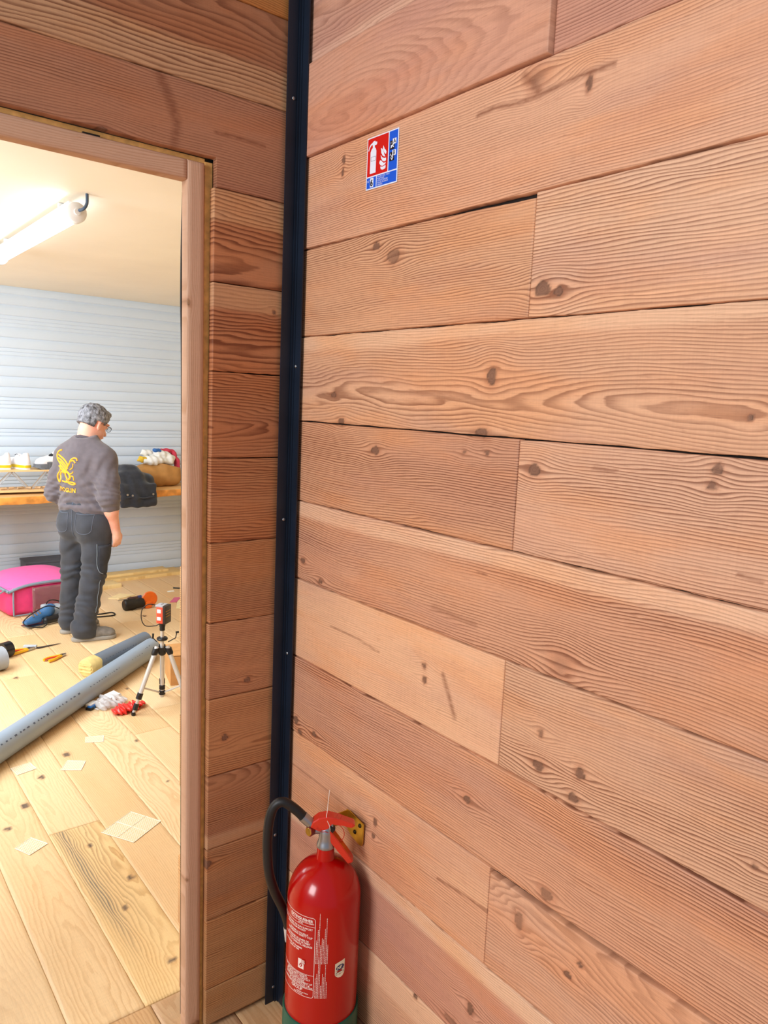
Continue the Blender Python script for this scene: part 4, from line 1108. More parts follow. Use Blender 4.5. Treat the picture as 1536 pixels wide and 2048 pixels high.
for i in range(nu):
    for j in range(nv):
        bm.faces.new((tv[i][j], tv[i + 1][j], tv[i + 1][j + 1], tv[i][j + 1])); bm.faces.new((bv[i][j], bv[i][j + 1], bv[i + 1][j + 1], bv[i + 1][j]))
for i in range(nu):
    bm.faces.new((tv[i][0], bv[i][0], bv[i + 1][0], tv[i + 1][0])); bm.faces.new((tv[i][nv], tv[i + 1][nv], bv[i + 1][nv], bv[i][nv]))
for j in range(nv):
    bm.faces.new((tv[0][j], tv[0][j + 1], bv[0][j + 1], bv[0][j])); bm.faces.new((tv[nu][j], bv[nu][j], bv[nu][j + 1], tv[nu][j + 1]))
lid = obj('lid', bm, PKL, pb); lid['label'] = 'light pink lid'
bm = bmesh.new()
ring = [grid[i][0] for i in range(nu + 1)] + [grid[nu][j] for j in range(nv + 1)] + [grid[i][nv] for i in range(nu, -1, -1)] + [grid[0][j] for j in range(nv, -1, -1)]
tube(bm, [(p[0] * 1.012, p[1] * 1.012, p[2] - .012) for p in ring], .011, 8)
for sx in (-.235, .235): tube(bm, smooth_pts([(sx, -.200, .225), (sx * 1.03, -.212, .14), (sx * 1.0, -.196, .02)], 5), .006, 8)
tube(bm, smooth_pts([(-.292, -.19, .215), (-.305, -.05, .15), (-.290, .15, .12)], 5), .006, 8)
tube(bm, smooth_pts([(-.235, -.192, .014), (0, -.196, .012), (.235, -.192, .014)], 5), .005, 8)
obj('piping', bm, GRYP, lid if False else pb)
bm = bmesh.new()
gw = []
for i in range(11):
    row = []
    for j in range(7):
        u = -.105 + .235 * i / 10; v = .035 + .175 * j / 6
        row.append(bm.verts.new((u, -.213 - .006 * math.sin(math.pi * j / 6) - .003 * math.sin(i * 1.9 + j), v)))
    gw.append(row)
for i in range(10):
    for j in range(6): bm.faces.new((gw[i][j], gw[i + 1][j], gw[i + 1][j + 1], gw[i][j + 1]))
wn = obj('clear_window', bm, mat('smoky_clear_film', (186, 132, 140), .08, trans=.5, alpha=.75), pb)
sol = wn.modifiers.new('solid', 'SOLIDIFY'); sol.thickness = .002
bm = bmesh.new()
for a, b in (((-.107, .03), (-.107, .215)), ((.132, .03), (.132, .215)), ((-.107, .03), (.132, .03))):
    tube(bm, [(a[0], -.216, a[1]), (b[0], -.216, b[1])], .004, 6)
obj('window_trim', bm, M['clear'], pb)

# ---- blue power tool (sander/jigsaw) with cable in front of the pink bag
TB_ = mat('tool_blue', (58, 108, 158), .45, var=.05)
pt = thing('power_tool', 'blue and black corded power tool lying before the pink bag', 'power tool', (.36, 3.93, 0), math.radians(18))
f = Field((-.20, -.10, -.01), (.22, .12, .20), .005)
f.cone((-.12, -.01, .040), (.02, 0, .075), .022, .040, .02).cone((.02, 0, .075), (.06, .02, .085), .042, .040, .02).rbox((-.10, -.01, .032), (.06, .03, .012), .008, k=.015)
fobj('motor_housing', f, TB_, pt)
f = Field((-.2, -.12, -.01), (.26, .12, .2), .005)
f.cone((-.02, -.055, .032), (.09, -.06, .036), .026, .028, .01).cone((.09, -.06, .036), (.17, -.03, .040), .028, .024, .015)
fobj('handle', f, M['black_plastic'], pt)
f = Field((-.1, -.12, -.01), (.26, .16, .2), .005)
f.rbox((.10, .03, .070), (.055, .05, .035), .015, k=.01).rbox((.04, .04, .10), (.03, .035, .02), .012, k=.01)
fobj('dust_box', f, mat('grey_tool_box', (168, 176, 184), .4), pt)
bm = bmesh.new()
for sx, sz in ((-.10, .062), (-.075, .068), (-.05, .075)): tube(bm, [(sx, -.03, sz + .012), (sx + .012, .03, sz + .022)], .006, 8)
obj('shoe_clips', bm, M['screw'], pt)
bm = bmesh.new(); box(bm, (-.03, -.02, .008), (.26, .10, .008), bevel=.002); obj('base_plate', bm, M['screw'], pt)
bm = bmesh.new(); tube(bm, smooth_pts([(.16, -.03, .045), (.10, -.085, .085), (0, -.06, .135), (-.10, -.04, .105), (-.185, -.05, .06), (-.175, -.09, .03), (-.05, -.10, .012), (.05, .05, .125), (.15, .07, .12), (.24, .06, .03), (.26, .16, .008)], 8), .004, 8)
obj('power_cord', bm, M['black_rubber'], pt)
bm = bmesh.new(); tube(bm, smooth_pts([(.62, 4.02, .006), (.74, 3.94, .006), (.84, 3.94, .006), (.83, 3.86, .006), (.70, 3.88, .006), (.60, 3.95, .006)], 8), .005, 8)
tag(obj('cable_loop', bm, M['black_rubber']), 'loop of black cable on the floor just right of the person\'s feet', 'cable')

# ---- two grey pipes
M['pipe'] = mat('grey_pipe', (150, 166, 184), .30, var=.03, scale=5)
M['pipe_dark'] = mat('dark_grey_pipe', (112, 124, 140), .34, var=.05, scale=5)
M['ink'] = mat('pipe_print', (74, 86, 106), .5)
def pipe(name, label, P, Q, r, material, marks):
    P = Vector(P); Q = Vector(Q); L = (Q - P).length; rot = (Q - P).to_track_quat('X', 'Z')
    t = thing(name, label, 'pipe', P); t.rotation_mode = 'QUATERNION'; t.rotation_quaternion = rot
    bm = bmesh.new(); am = axis_mtx((1, 0, 0))
    lathe(bm, [(r - .004, 0), (r, 0), (r, L), (r - .004, L), (r - .004, 0)], (0, 0, 0), 40, am)
    obj('tube', bm, material, t)
    bm = bmesh.new(); rr_ = random.Random(len(label))
    for (a, b, ang, big) in marks:
        x_ = a
        while x_ < b:
            l_ = rr_.uniform(.006, .02) * big; w_ = rr_.uniform(.05, .09) * big
            q = []
            for (xx, aa) in ((x_, ang - w_), (x_ + l_, ang - w_), (x_ + l_, ang + w_), (x_, ang + w_)):
                q.append(bm.verts.new((xx, -math.cos(aa) * (r + .0006), math.sin(aa) * (r + .0006))))
            bm.faces.new(q); x_ += l_ + rr_.uniform(.008, .03)
    obj('printed_marking', bm, M['ink'], t, smooth=False)
    return t
pipe('drain_pipe', 'long light grey pipe lying across the floor, nearest the door', (-.62, 1.62, .0605), (.735, 2.86, .0605), .0600, M['pipe'], [(.30, .95, .75, .9), (1.05, 1.35, .7, .6), (1.5, 1.62, .65, .5), (1.68, 1.75, .9, .5)])
p2 = pipe('drain_pipe', 'shorter dark grey pipe with yellow taped end, behind the long one', (.290, 2.715, .0535), (.765, 3.050, .0535), .0530, M['pipe_dark'], [(.12, .55, .5, .6)])
bm = bmesh.new(); am = axis_mtx((1, 0, 0))
lathe(bm, [(0, -.012), (.030, -.013), (.050, -.008), (.0560, .004), (.0560, .075), (.0535, .078), (.0535, 0)], (0, 0, 0), 28, am)
for a in (-.02, .0, .02): box(bm, (-.0135, 0, a), (.003, .085, .009), bevel=.001)
rj = random.Random(4)
for v in bm.verts: v.co += Vector((rj.uniform(-.002, .002) + (.006 * math.sin(5 * math.atan2(v.co.y, v.co.z)) if v.co.x > .06 else 0), rj.uniform(-.0008, .0008), rj.uniform(-.0008, .0008)))
tp = obj('masking_tape', bm, mat('pale_yellow_tape', (230, 206, 136), .6, var=.1, scale=30), p2); tp['label'] = 'pale yellow tape wrap'

# ---- laser level on its tripod
TC = Vector((.489, 2.067, 0)); uv = Vector((.37, .93, 0)).normalized()
def rotv(v, deg): a = math.radians(deg); return Vector((v.x * math.cos(a) - v.y * math.sin(a), v.x * math.sin(a) + v.y * math.cos(a), 0))
tri = thing('tripod', 'small silver tripod with black joints standing beside the grey pipe', 'tripod', TC)
M['alu'] = mat('silver_tube', (214, 212, 210), .30, .35, .03)
HZ = .343
for i_, an in enumerate((0, 120, -120)):
    d = rotv(uv, an); top_ = d * .030 + Vector((0, 0, HZ)); ft = d * .165 + Vector((0, 0, .012))
    leg = bpy.data.objects.new('leg', None)
    dirv = (ft - top_)
    bm = bmesh.new(); tube(bm, [top_, top_ + dirv * .74], .0115, 12, sx=1.25)
    leg = obj('leg', bm, M['alu'], tri)
    bm = bmesh.new(); tube(bm, [top_ + dirv * .72, top_ + dirv * .99], .0080, 10); obj('lower_tube', bm, M['alu'], leg)
    bm = bmesh.new(); tube(bm, [top_ + dirv * .70, top_ + dirv * .79], .0155, 12); box(bm, top_ + dirv * .745 - uv * .015, (.016, .014, .018), bevel=.002)
    tube(bm, [top_ + dirv * .86, top_ + dirv * .95], .0135, 12)
    obj('leg_clamp', bm, M['black_plastic'], leg)
    bm = bmesh.new(); lathe(bm, [(0, -.012), (.010, -.012), (.012, -.006), (.009, .006), (0, .006)], ft, 14); obj('rubber_foot', bm, M['black_rubber'], leg)
    bm = bmesh.new(); tube(bm, [Vector((0, 0, .085)) + d * .012, top_ + dirv * .62], .0048, 8); obj('spreader_arm', bm, M['alu'], tri)
bm = bmesh.new()
f = Field((-.07, -.07, .20), (.07, .07, .34), .004)
f.cone((0, 0, HZ - .035), (0, 0, HZ + .02), .022, .022, .01)
for an in (0, 120, -120):
    d = rotv(uv, an); a_ = d * .026 + Vector((0, 0, HZ + .012)); b_ = d * .046 + Vector((0, 0, HZ - .034)); f.cone(a_, b_, .0165, .0165, .008)
fobj('hub', f, M['black_plastic'], tri)
bm = bmesh.new(); lathe(bm, [(.012, 0), (.026, .001), (.029, .007), (.026, .014), (.014, .016)], (0, 0, HZ + .030), 24); obj('collar', bm, M['black_plastic'], tri)
bm = bmesh.new(); lathe(bm, [(.014, 0), (.014, .02), (.0105, .024)], (0, 0, HZ + .083), 18); obj('column_head', bm, M['black_plastic'], tri)
bm = bmesh.new(); tube(bm, [(0, 0, .058), (0, 0, HZ + .098)], .0095, 14); obj('centre_column', bm, M['alu'], tri)
bm = bmesh.new(); lathe(bm, [(.010, .072), (.017, .074), (.017, .092), (.010, .094)], (0, 0, 0), 16); lathe(bm, [(.010, .100), (.0155, .103), (.0155, .122), (.010, .125)], (0, 0, 0), 16); obj('spreader_hub', bm, M['black_plastic'], tri)
rv = Vector((uv.y, -uv.x, 0))
bm = bmesh.new(); tube(bm, [rv * .03 + Vector((0, 0, HZ + .018)), rv * .068 + Vector((0, 0, HZ + .038)), rv * .074 + Vector((0, 0, HZ + .068))], .0028, 8); tube(bm, [rv * .068 + Vector((0, 0, HZ + .068)), rv * .085 + Vector((0, 0, HZ + .070))], .0055, 8)
obj('crank_handle', bm, M['black_plastic'], tri)
bm = bmesh.new(); tube(bm, [-rv * .028 + Vector((0, 0, HZ + .022)), -rv * .050 + Vector((0, 0, HZ + .046))], .0026, 8); tube(bm, [-rv * .048 + Vector((0, 0, HZ + .040)), -rv * .046 + Vector((0, 0, HZ + .066))], .0055, 8)
obj('lock_knob', bm, M['black_plastic'], tri)

ll = thing('laser_level', 'orange and black laser level box mounted on top of the tripod', 'laser level', TC + Vector((0, 0, HZ + .105)), math.radians(-50))
M['lev_or'] = mat('orange_red_shell', (236, 84, 58), .4); M['lev_bl'] = mat('black_shell', (38, 28, 26), .4)
bm = bmesh.new(); lathe(bm, [(.012, 0), (.016, .001), (.016, .020), (.012, .022)], (0, 0, -.002), 18); obj('mount', bm, M['black_plastic'], ll)
bm = bmesh.new(); box(bm, (0, .0, .066), (.040, .060, .090), bevel=.006); obj('orange_shell', bm, M['lev_or'], ll)
bm = bmesh.new(); box(bm, (.026, .0, .068), (.016, .064, .096), bevel=.003); obj('back_panel', bm, M['lev_bl'], ll)
bm = bmesh.new(); box(bm, (-.004, .0, .114), (.046, .058, .010), bevel=.004); box(bm, (-.008, 0, .1195), (.018, .030, .004), bevel=.001); obj('top_cap', bm, mat('grey_cap', (176, 178, 186), .4), ll)
bm = bmesh.new(); box(bm, (-.002, -.031, .088), (.022, .003, .020), bevel=.001); obj('laser_window', bm, M['white'], ll)
bm = bmesh.new(); box(bm, (-.002, -.031, .048), (.022, .003, .018), bevel=.001); obj('laser_window', bm, M['white'], ll)
bm = bmesh.new()
for i_ in range(3):
    for j_ in range(4): box(bm, (.0345, -.022 + j_ * .0125, .060 + i_ * .014), (.001, .009, .003))
obj('yellow_print', bm, mat('gold_print', (196, 140, 40), .5), ll, smooth=False)
bm = bmesh.new()
w0 = TC + Vector((0, 0, HZ + .105)); 
tube(bm, smooth_pts([w0 - rv * .012 - uv * .016 + Vector((0, 0, .020)), w0 - rv * .035 + Vector((0, 0, .004)), w0 - rv * .085 + Vector((0, 0, .006)), w0 - rv * .105 + Vector((0, 0, .045)), w0 - rv * .100 + Vector((0, 0, .095)), w0 - rv * .070 + Vector((0, 0, .120)), w0 - rv * .036 + Vector((0, 0, .116)), w0 - rv * .022 - uv * .01 + Vector((0, 0, .104))], 8), .0024, 8)
cb = obj('cord', bm, M['black_rubber'], ll); cb.matrix_parent_inverse = (Matrix.Translation(ll.location) @ Matrix.Rotation(math.radians(-50), 4, 'Z')).inverted()

# ---- cardboard box behind the tripod
cbx = thing('cardboard_box', 'plain brown cardboard box behind the tripod at the door frame', 'box', (.815, 2.40, 0), math.radians(-14))
bm = bmesh.new(); box(bm, (0, 0, .085), (.30, .22, .17), bevel=.003); obj('box_body', bm, mat('cardboard', (206, 150, 90), .8, var=.08), cbx, smooth=False)
for s_ in (-1, 1):
    bm = bmesh.new(); box(bm, (0, s_ * .055, .1725), (.30, .108, .004), Matrix.Rotation(math.radians(3 * s_), 3, 'X')); obj('flap', bm, bpy.data.materials['cardboard'], cbx, smooth=False)

# ---- plastic bags with fittings near the tripod foot
sb = thing('plastic_bag', 'clear plastic bag of fittings with white paper, beside the tripod foot', 'plastic bag', (.270, 2.235, 0))
f = Field((-.12, -.10, -.01), (.12, .12, .08), .005)
f.ell((0, 0, .018), (.085, .06, .016), k=.02).ell((.01, .03, .028), (.06, .04, .018), k=.02).ell((-.04, -.02, .018), (.04, .04, .018), k=.02)
f.warp(fold(.007, 120, 70, 30)); f.warp(fold(.004, 60, 190, 10, .8)); f.plane_cut((0, 0, -1), (0, 0, .001)); fobj('film', f, mat('crumpled_film', (228, 226, 228), .15, alpha=.55, bump=.6), sb, n=1)
bm = bmesh.new(); box(bm, (.02, .03, .046), (.07, .045, .003), Matrix.Rotation(.5, 3, 'Z') @ Matrix.Rotation(.25, 3, 'X')); obj('paper_insert', bm, M['white'], sb, smooth=False)
bm = bmesh.new(); re = random.Random(3)
for i in range(5):
    p_ = (re.uniform(-.05, .04), re.uniform(-.04, .0), .030); tube(bm, [p_, (p_[0] + re.uniform(-.02, .02), p_[1] + .02, .034)], .0045, 8)
fg = obj('fitting', bm, mat('brownish_fitting', (150, 110, 92), .5), sb)
rb = blob('red_bag', None, mat('red_glossy_film', (232, 52, 44), .25, bump=.7, scale=60), [((-.02, 0, .018), (.06, .045, .018)), ((.035, .01, .020), (.05, .03, .016)), ((-.055, -.015, .012), (.03, .02, .012)), ((.075, .03, .014), (.03, .012, .010)), ((.02, .035, .012), (.06, .02, .012))], .010, h=.004, fr=150)
rb.location = (.322, 2.112, 0); tag(rb, 'crumpled bright red plastic packet at the left tripod foot', 'plastic packet')
bb = thing('small_pack', 'small white and blue pack beside the long grey pipe', 'pack', (.180, 2.255, 0), math.radians(35))
bm = bmesh.new(); box(bm, (0, 0, .014), (.060, .034, .028), bevel=.004); obj('white_case', bm, M['white'], bb)
bm = bmesh.new(); box(bm, (-.018, -.012, .012), (.040, .026, .020), bevel=.004); obj('blue_end', bm, mat('pack_blue', (40, 116, 200), .4), bb)
bm = bmesh.new(); box(bm, (-.030, -.010, .008), (.026, .034, .014), bevel=.003); obj('black_clip', bm, M['black_plastic'], bb)

# ---- rolls at the left
bt = thing('tape_roll', 'black tape roll standing on its edge at the left photo border', 'tape', (-.020, 3.30, .048), 0)
bm = bmesh.new(); am = axis_mtx(Vector((.75, .35, 0)))
lathe(bm, [(.030, -.028), (.048, -.028), (.048, .028), (.030, .028), (.030, -.028)], (0, 0, 0), 36, am); obj('tape', bm, mat('black_tape', (24, 24, 28), .22), bt)
bm = bmesh.new(); lathe(bm, [(.028, -.0285), (.0305, -.0285), (.0305, .0285), (.028, .0285), (.028, -.0285)], (0, 0, 0), 36, am); obj('core', bm, mat('tape_core', (206, 190, 176), .7), bt)
st2 = thing('grey_spool', 'pale grey ribbed spool cut off by the left photo border', 'spool', (-.135, 3.075, .068), 0)
bm = bmesh.new(); am = axis_mtx(Vector((.95, .30, 0)))
pr = [(.02, -.06)]
for i in range(25): pr.append((.068 + (.0 if i % 2 else .0012), -.06 + i * .005))
pr += [(.02, .06), (.02, -.06)]
lathe(bm, pr, (0, 0, 0), 40, am); obj('wound_cord', bm, mat('grey_wound', (164, 170, 180), .6, bump=.2), st2)
bm = bmesh.new(); lathe(bm, [(.012, -.061), (.022, -.061), (.022, .061), (.012, .061), (.012, -.061)], (0, 0, 0), 24, am); obj('core', bm, bpy.data.materials['tape_core'], st2)

# ---- pliers
M['grip_y'] = mat('yellow_grip', (240, 186, 30), .4); M['grip_r'] = mat('red_grip', (226, 66, 36), .4)
def pliers(name, label, loc, rotz, s=1.0):
    t = thing(name, label, 'pliers', loc, rotz)
    for sg_ in (-1, 1):
        pts = smooth_pts([(-.085, .022 * sg_, .011), (-.05, .026 * sg_, .012), (-.01, .016 * sg_, .011), (.025, .007 * sg_, .010)], 6)
        g_ = bmesh.new(); tube(g_, [(p[0] * s, p[1] * s, p[2] * s) for p in pts], [.0085 * s] * len(pts), 10, sx=.8)
        h = obj('handle', g_, M['grip_y'], t)
        g_ = bmesh.new(); tube(g_, [(p[0] * s, (p[1] - .009 * sg_) * s, (p[2] + .001) * s) for p in pts[1:-3]], .0045 * s, 8); obj('inner_grip', g_, M['grip_r'], h)
        g_ = bmesh.new(); prism(g_, [(.022, .0), (.026, .012 * sg_), (.042, .011 * sg_), (.068, .002 * sg_), (.068, .0003 * sg_), (.05, 0)], .004 * s, .016 * s, lambda u, v, t_: (u * s, v * s, t_)); obj('jaw', g_, M['screw'], t, smooth=False)
    g_ = bmesh.new(); lathe(g_, [(.006 * s, .016 * s), (.006 * s, .019 * s), (0, .019 * s)], (.034 * s, 0, 0), 14); obj('pivot', g_, M['black_plastic'], t)
    return t
pliers('pliers', 'yellow and red pliers lying alone between the boots and the taped pipe', (.235, 3.12, 0), math.radians(28), 1.0)
pliers('pliers', 'yellow and red pliers beside the black tape roll', (.085, 3.345, 0), math.radians(14), 1.15)
kn_ = thing('pointed_saw', 'dark pointed blade tool beside the pliers and the tape roll', 'saw', (.205, 3.375, 0), math.radians(8))
bm = bmesh.new(); prism(bm, [(-.03, -.014), (.10, -.004), (.125, 0), (.10, .004), (-.03, .014)], .004, .006, lambda u, v, t_: (u, v, t_)); obj('blade', bm, mat('dark_blade', (88, 84, 80), .4, .7), kn_, smooth=False)
bm = bmesh.new(); box(bm, (-.06, .03, .012), (.08, .030, .020), Matrix.Rotation(-.7, 3, 'Z'), .004); obj('grey_handle', bm, mat('grey_handle', (196, 204, 214), .35), kn_)

# ---- orange and black lamp tool, screwdriver, papers near the laser
tl = thing('inspection_torch', 'black cylindrical torch with an orange disc head on the floor', 'torch', (1.04, 3.97, 0), math.radians(4))
bm = bmesh.new(); lathe(bm, [(0, -.10), (.036, -.10), (.042, -.092), (.042, -.02), (.036, .0), (.036, .055), (0, .055)], (0, 0, .042), 28, axis_mtx((1, 0, 0))); obj('handle', bm, M['black_rubber'], tl)
bm = bmesh.new(); lathe(bm, [(0, -.012), (.030, -.012), (.056, -.004), (.058, .006), (.050, .012), (0, .012)], (.105, -.010, .068), 28, axis_mtx((-.25, -.93, .2))); obj('orange_head', bm, mat('orange_plastic', (250, 116, 30), .4), tl)
bm = bmesh.new(); box(bm, (.085, -.02, .025), (.05, .05, .05), bevel=.01); obj('neck', bm, bpy.data.materials['orange_plastic'], tl)
sd = thing('screwdriver', 'slim dark screwdriver with blue end left of the torch', 'screwdriver', (1.10, 4.25, 0), math.radians(6))
bm = bmesh.new(); lathe(bm, [(0, -.11), (.002, -.11), (.0035, -.10), (.0035, -.02), (0, -.02)], (0, 0, .010), 12, axis_mtx((1, 0, 0))); obj('shaft', bm, M['screw'], sd)
bm = bmesh.new(); lathe(bm, [(0, -.03), (.008, -.03), (.011, -.01), (.010, .06), (0, .06)], (0, 0, .011), 16, axis_mtx((1, 0, 0))); obj('handle', bm, mat('brown_black_handle', (70, 44, 44), .5), sd)
bm = bmesh.new(); lathe(bm, [(0, .055), (.012, .056), (.013, .085), (0, .09)], (0, 0, .013), 16, axis_mtx((1, 0, 0))); obj('blue_end', bm, mat('driver_blue', (48, 66, 128), .4), sd)
def sheet(name, label, cat, pts, rgb, th=.0015, z=0.0005):
    bm = bmesh.new(); prism(bm, pts, z, z + th, lambda u, v, t_: (u, v, t_)); return tag(obj(name, bm, mat(name + '_surface', rgb, .7), smooth=False), label, cat)
sheet('cream_card', 'cream card sheet right of the laser level by the door frame', 'sheet', [(1.30, 3.82), (1.62, 3.78), (1.66, 4.02), (1.42, 4.07)], (250, 232, 178))
sheet('folded_leaflet', 'pink and blue leaflet sticking out behind the cream card', 'leaflet', [(1.33, 4.02), (1.42, 4.14), (1.47, 4.12), (1.38, 4.00)], (220, 110, 150), .004)
sheet('white_scrap', 'tiny white scrap on the far floor near the door frame', 'scrap', [(1.44, 4.33), (1.50, 4.33), (1.51, 4.37), (1.45, 4.37)], (250, 248, 240))
sheet('pale_offcut', 'pale flat wood offcut on the floor left of the screwdriver', 'offcut', [(.95, 4.36), (1.02, 4.30), (1.17, 4.36), (1.08, 4.46)], (246, 222, 168), .006)
bm = bmesh.new(); tube(bm, [(1.53, 4.43, .006), (1.60, 4.38, .006)], [.007, .004], 8); tag(obj('dark_bit', bm, M['black_plastic']), 'small dark bit lying beyond the white scrap', 'bit')

# ---- translucent patterned pads stuck on the floor
def pad_mat():
    M_ = bpy.data.materials.new('patterned_pad'); t = NT(M_)
    co = t.new('ShaderNodeTexCoord').outputs['Object']
    br_ = t.new('ShaderNodeTexBrick'); t.link(t.map(co, (1, 1, 1)), br_.inputs['Vector']); br_.inputs['Scale'].default_value = 34; br_.inputs['Brick Width'].default_value = .3; br_.inputs['Row Height'].default_value = .25
    br_.inputs['Color1'].default_value = lin((252, 214, 150)); br_.inputs['Color2'].default_value = lin((248, 206, 140)); br_.inputs['Mortar'].default_value = lin((255, 248, 232)); br_.inputs['Mortar Size'].default_value = .04
    t.link(br_.outputs['Color'], t.b.inputs['Base Color']); t.b.inputs['Roughness'].default_value = .35; t.b.inputs['Alpha'].default_value = .92
    return M_
PM = pad_mat(); RIM = mat('pad_rim', (255, 246, 228), .4)
def pad(label, q, cross=False):
    c = [sum(p[i] for p in q) / 4 for i in (0, 1)]
    t = thing('floor_pad', label, 'pad', (c[0], c[1], 0), 0, 'translucent pads stuck on the floor'); bm = bmesh.new(); L_ = [(p[0] - c[0], p[1] - c[1]) for p in q]
    prism(bm, L_, .0003, .0016, lambda u, v, t_: (u, v, t_)); obj('film', bm, PM, t, smooth=False)
    bm = bmesh.new()
    segs = [(L_[i], L_[(i + 1) % 4]) for i in range(4)]
    md = lambda a, b: ((a[0] + b[0]) / 2, (a[1] + b[1]) / 2)
    if cross: segs += [(md(L_[0], L_[1]), md(L_[2], L_[3])), (md(L_[1], L_[2]), md(L_[3], L_[0]))]
    for a, b in segs: tube(bm, [(a[0], a[1], .0016), (b[0], b[1], .0016)], .0013, 6)
    obj('rim', bm, RIM, t)
pad('large translucent pad with a white cross, nearest the door frame', [(-.148, 1.066), (-.071, .935), (.065, 1.017), (-.007, 1.148)], True)
pad('single translucent pad nearest the camera on the left', [(-.434, 1.135), (-.400, 1.064), (-.330, 1.102), (-.371, 1.176)])
pad('translucent pad beside the knot, second from the pipe', [(-.140, 1.644), (-.067, 1.596), (-.026, 1.669), (-.092, 1.718)])
pad('translucent pad left of the others, just below the long pipe', [(-.314, 1.774), (-.302, 1.697), (-.223, 1.715), (-.233, 1.787)])
pad('smallest and farthest translucent pad on the floor', [(.028, 1.856), (.101, 1.821), (.123, 1.884), (.047, 1.914)])

# ================================================================== PERSON
SKIN = bpy.data.materials.new('skin'); t = NT(SKIN)
co = t.new('ShaderNodeTexCoord').outputs['Object']
t.link(t.mix(t.range(t.noise(co, 14, 3), .35, .65, 0, 1), lin((244, 190, 168)), lin((236, 166, 144))), t.b.inputs['Base Color'])
t.b.inputs['Roughness'].default_value = .5; t.b.inputs['Subsurface Weight'].default_value = .15; t.b.inputs['Subsurface Radius'].default_value = (.02, .008, .004)
PY = math.radians(58)                 # facing: clockwise from +y
BX, BY = .530, 3.475
def Lp(r, f, z): return np.array([BX + r * math.cos(PY) + f * math.sin(PY), BY - r * math.sin(PY) + f * math.cos(PY), z])
def Rz(yaw, pitch=0.0, roll=0.0):      # columns: right, forward, up in world; yaw clockwise from +y
    return np.array(Matrix.Rotation(-yaw, 3, 'Z') @ Matrix.Rotation(pitch, 3, 'X') @ Matrix.Rotation(roll, 3, 'Y'))
RB = Rz(PY)
person = thing('person', 'person in dark sweatshirt and work trousers standing with their back turned', 'person', (BX, BY, 0))
def pobj(name, f, material, parent=None, n=2):
    o = fobj(name, f, material, parent or person, n)
    o.data.transform(Matrix.Translation((-BX, -BY, 0))); return o
# joints
HY = math.radians(72); HP = math.radians(-24)
RH = Rz(HY, HP)
hc = Lp(.012, .058, 1.448)                           # head centre
def H(x, y, z): return hc + RH @ np.array([x, y, z])
shR, elR, wrR = Lp(.165, -.005, 1.215), Lp(.222, -.050, .975), Lp(.210, .030, .745)
shL, elL, wrL = Lp(-.165, -.005, 1.215), Lp(-.232, -.030, .975), Lp(-.165, .150, .840)
hipR, hipL = Lp(.092, 0, .80), Lp(-.092, 0, .80)
knR, knL = np.array([.545, 3.400, .445]), np.array([.465, 3.580, .445])
anR, anL = np.array([.472, 3.395, .085]), np.array([.455, 3.622, .085])
fdR, fdL = np.array([.987, -.16, 0]), np.array([.97, .22, 0])

f = Field((.10, 3.05, -.01), (.95, 3.90, 1.62), .0058)
# torso core and legs (under the clothes)
f.ell(Lp(0, 0, 1.14), (.145, .10, .20), RB, .05).ell(Lp(0, .01, .92), (.15, .12, .14), RB, .05)
f.cone(shL, shR, .05, .05, .05)
for h_, k_, a_ in ((hipR, knR, anR), (hipL, knL, anL)): f.cone(h_, k_, .078, .050, .03).cone(k_, a_, .048, .036, .03).cone(a_, a_ - [0, 0, .04], .036, .036, .02)
# neck and head
f.cone(Lp(0, -.005, 1.27), H(0, -.022, -.065), .064, .060, .03)
f.ell(H(0, -.012, .030), (.077, .096, .085), RH, .03)           # skull
f.ell(H(0, .030, -.045), (.060, .062, .068), RH, .03)           # face and jaw
f.ell(H(0, .070, -.098), (.026, .020, .018), RH, .02)           # chin
f.cone(H(0, .088, -.005), H(0, .108, -.038), .008, .013, .012)  # nose
f.ell(H(.028, .086, .004), (.016, .010, .010), RH, .008, cut=True).ell(H(-.028, .086, .004), (.016, .010, .010), RH, .008, cut=True)
f.ell(H(.028, .079, .003), (.012, .012, .010), RH, .003).ell(H(-.028, .079, .003), (.012, .012, .010), RH, .003)
f.cone(H(-.04, .086, .024), H(.04, .086, .024), .008, .008, .012)
f.cone(H(-.020, .090, -.066), H(.020, .090, -.066), .007, .007, .006).cone(H(-.014, .101, -.0665), H(.014, .101, -.0665), .002, .002, .002, cut=True)
for sg_ in (-1, 1):
    f.ell(H(.079 * sg_, -.004, -.018), (.010, .019, .032), RH @ np.array(Matrix.Rotation(.25 * sg_, 3, 'Z')), .008)
    f.ell(H(.088 * sg_, .002, -.014), (.005, .010, .018), RH, .004, cut=True)
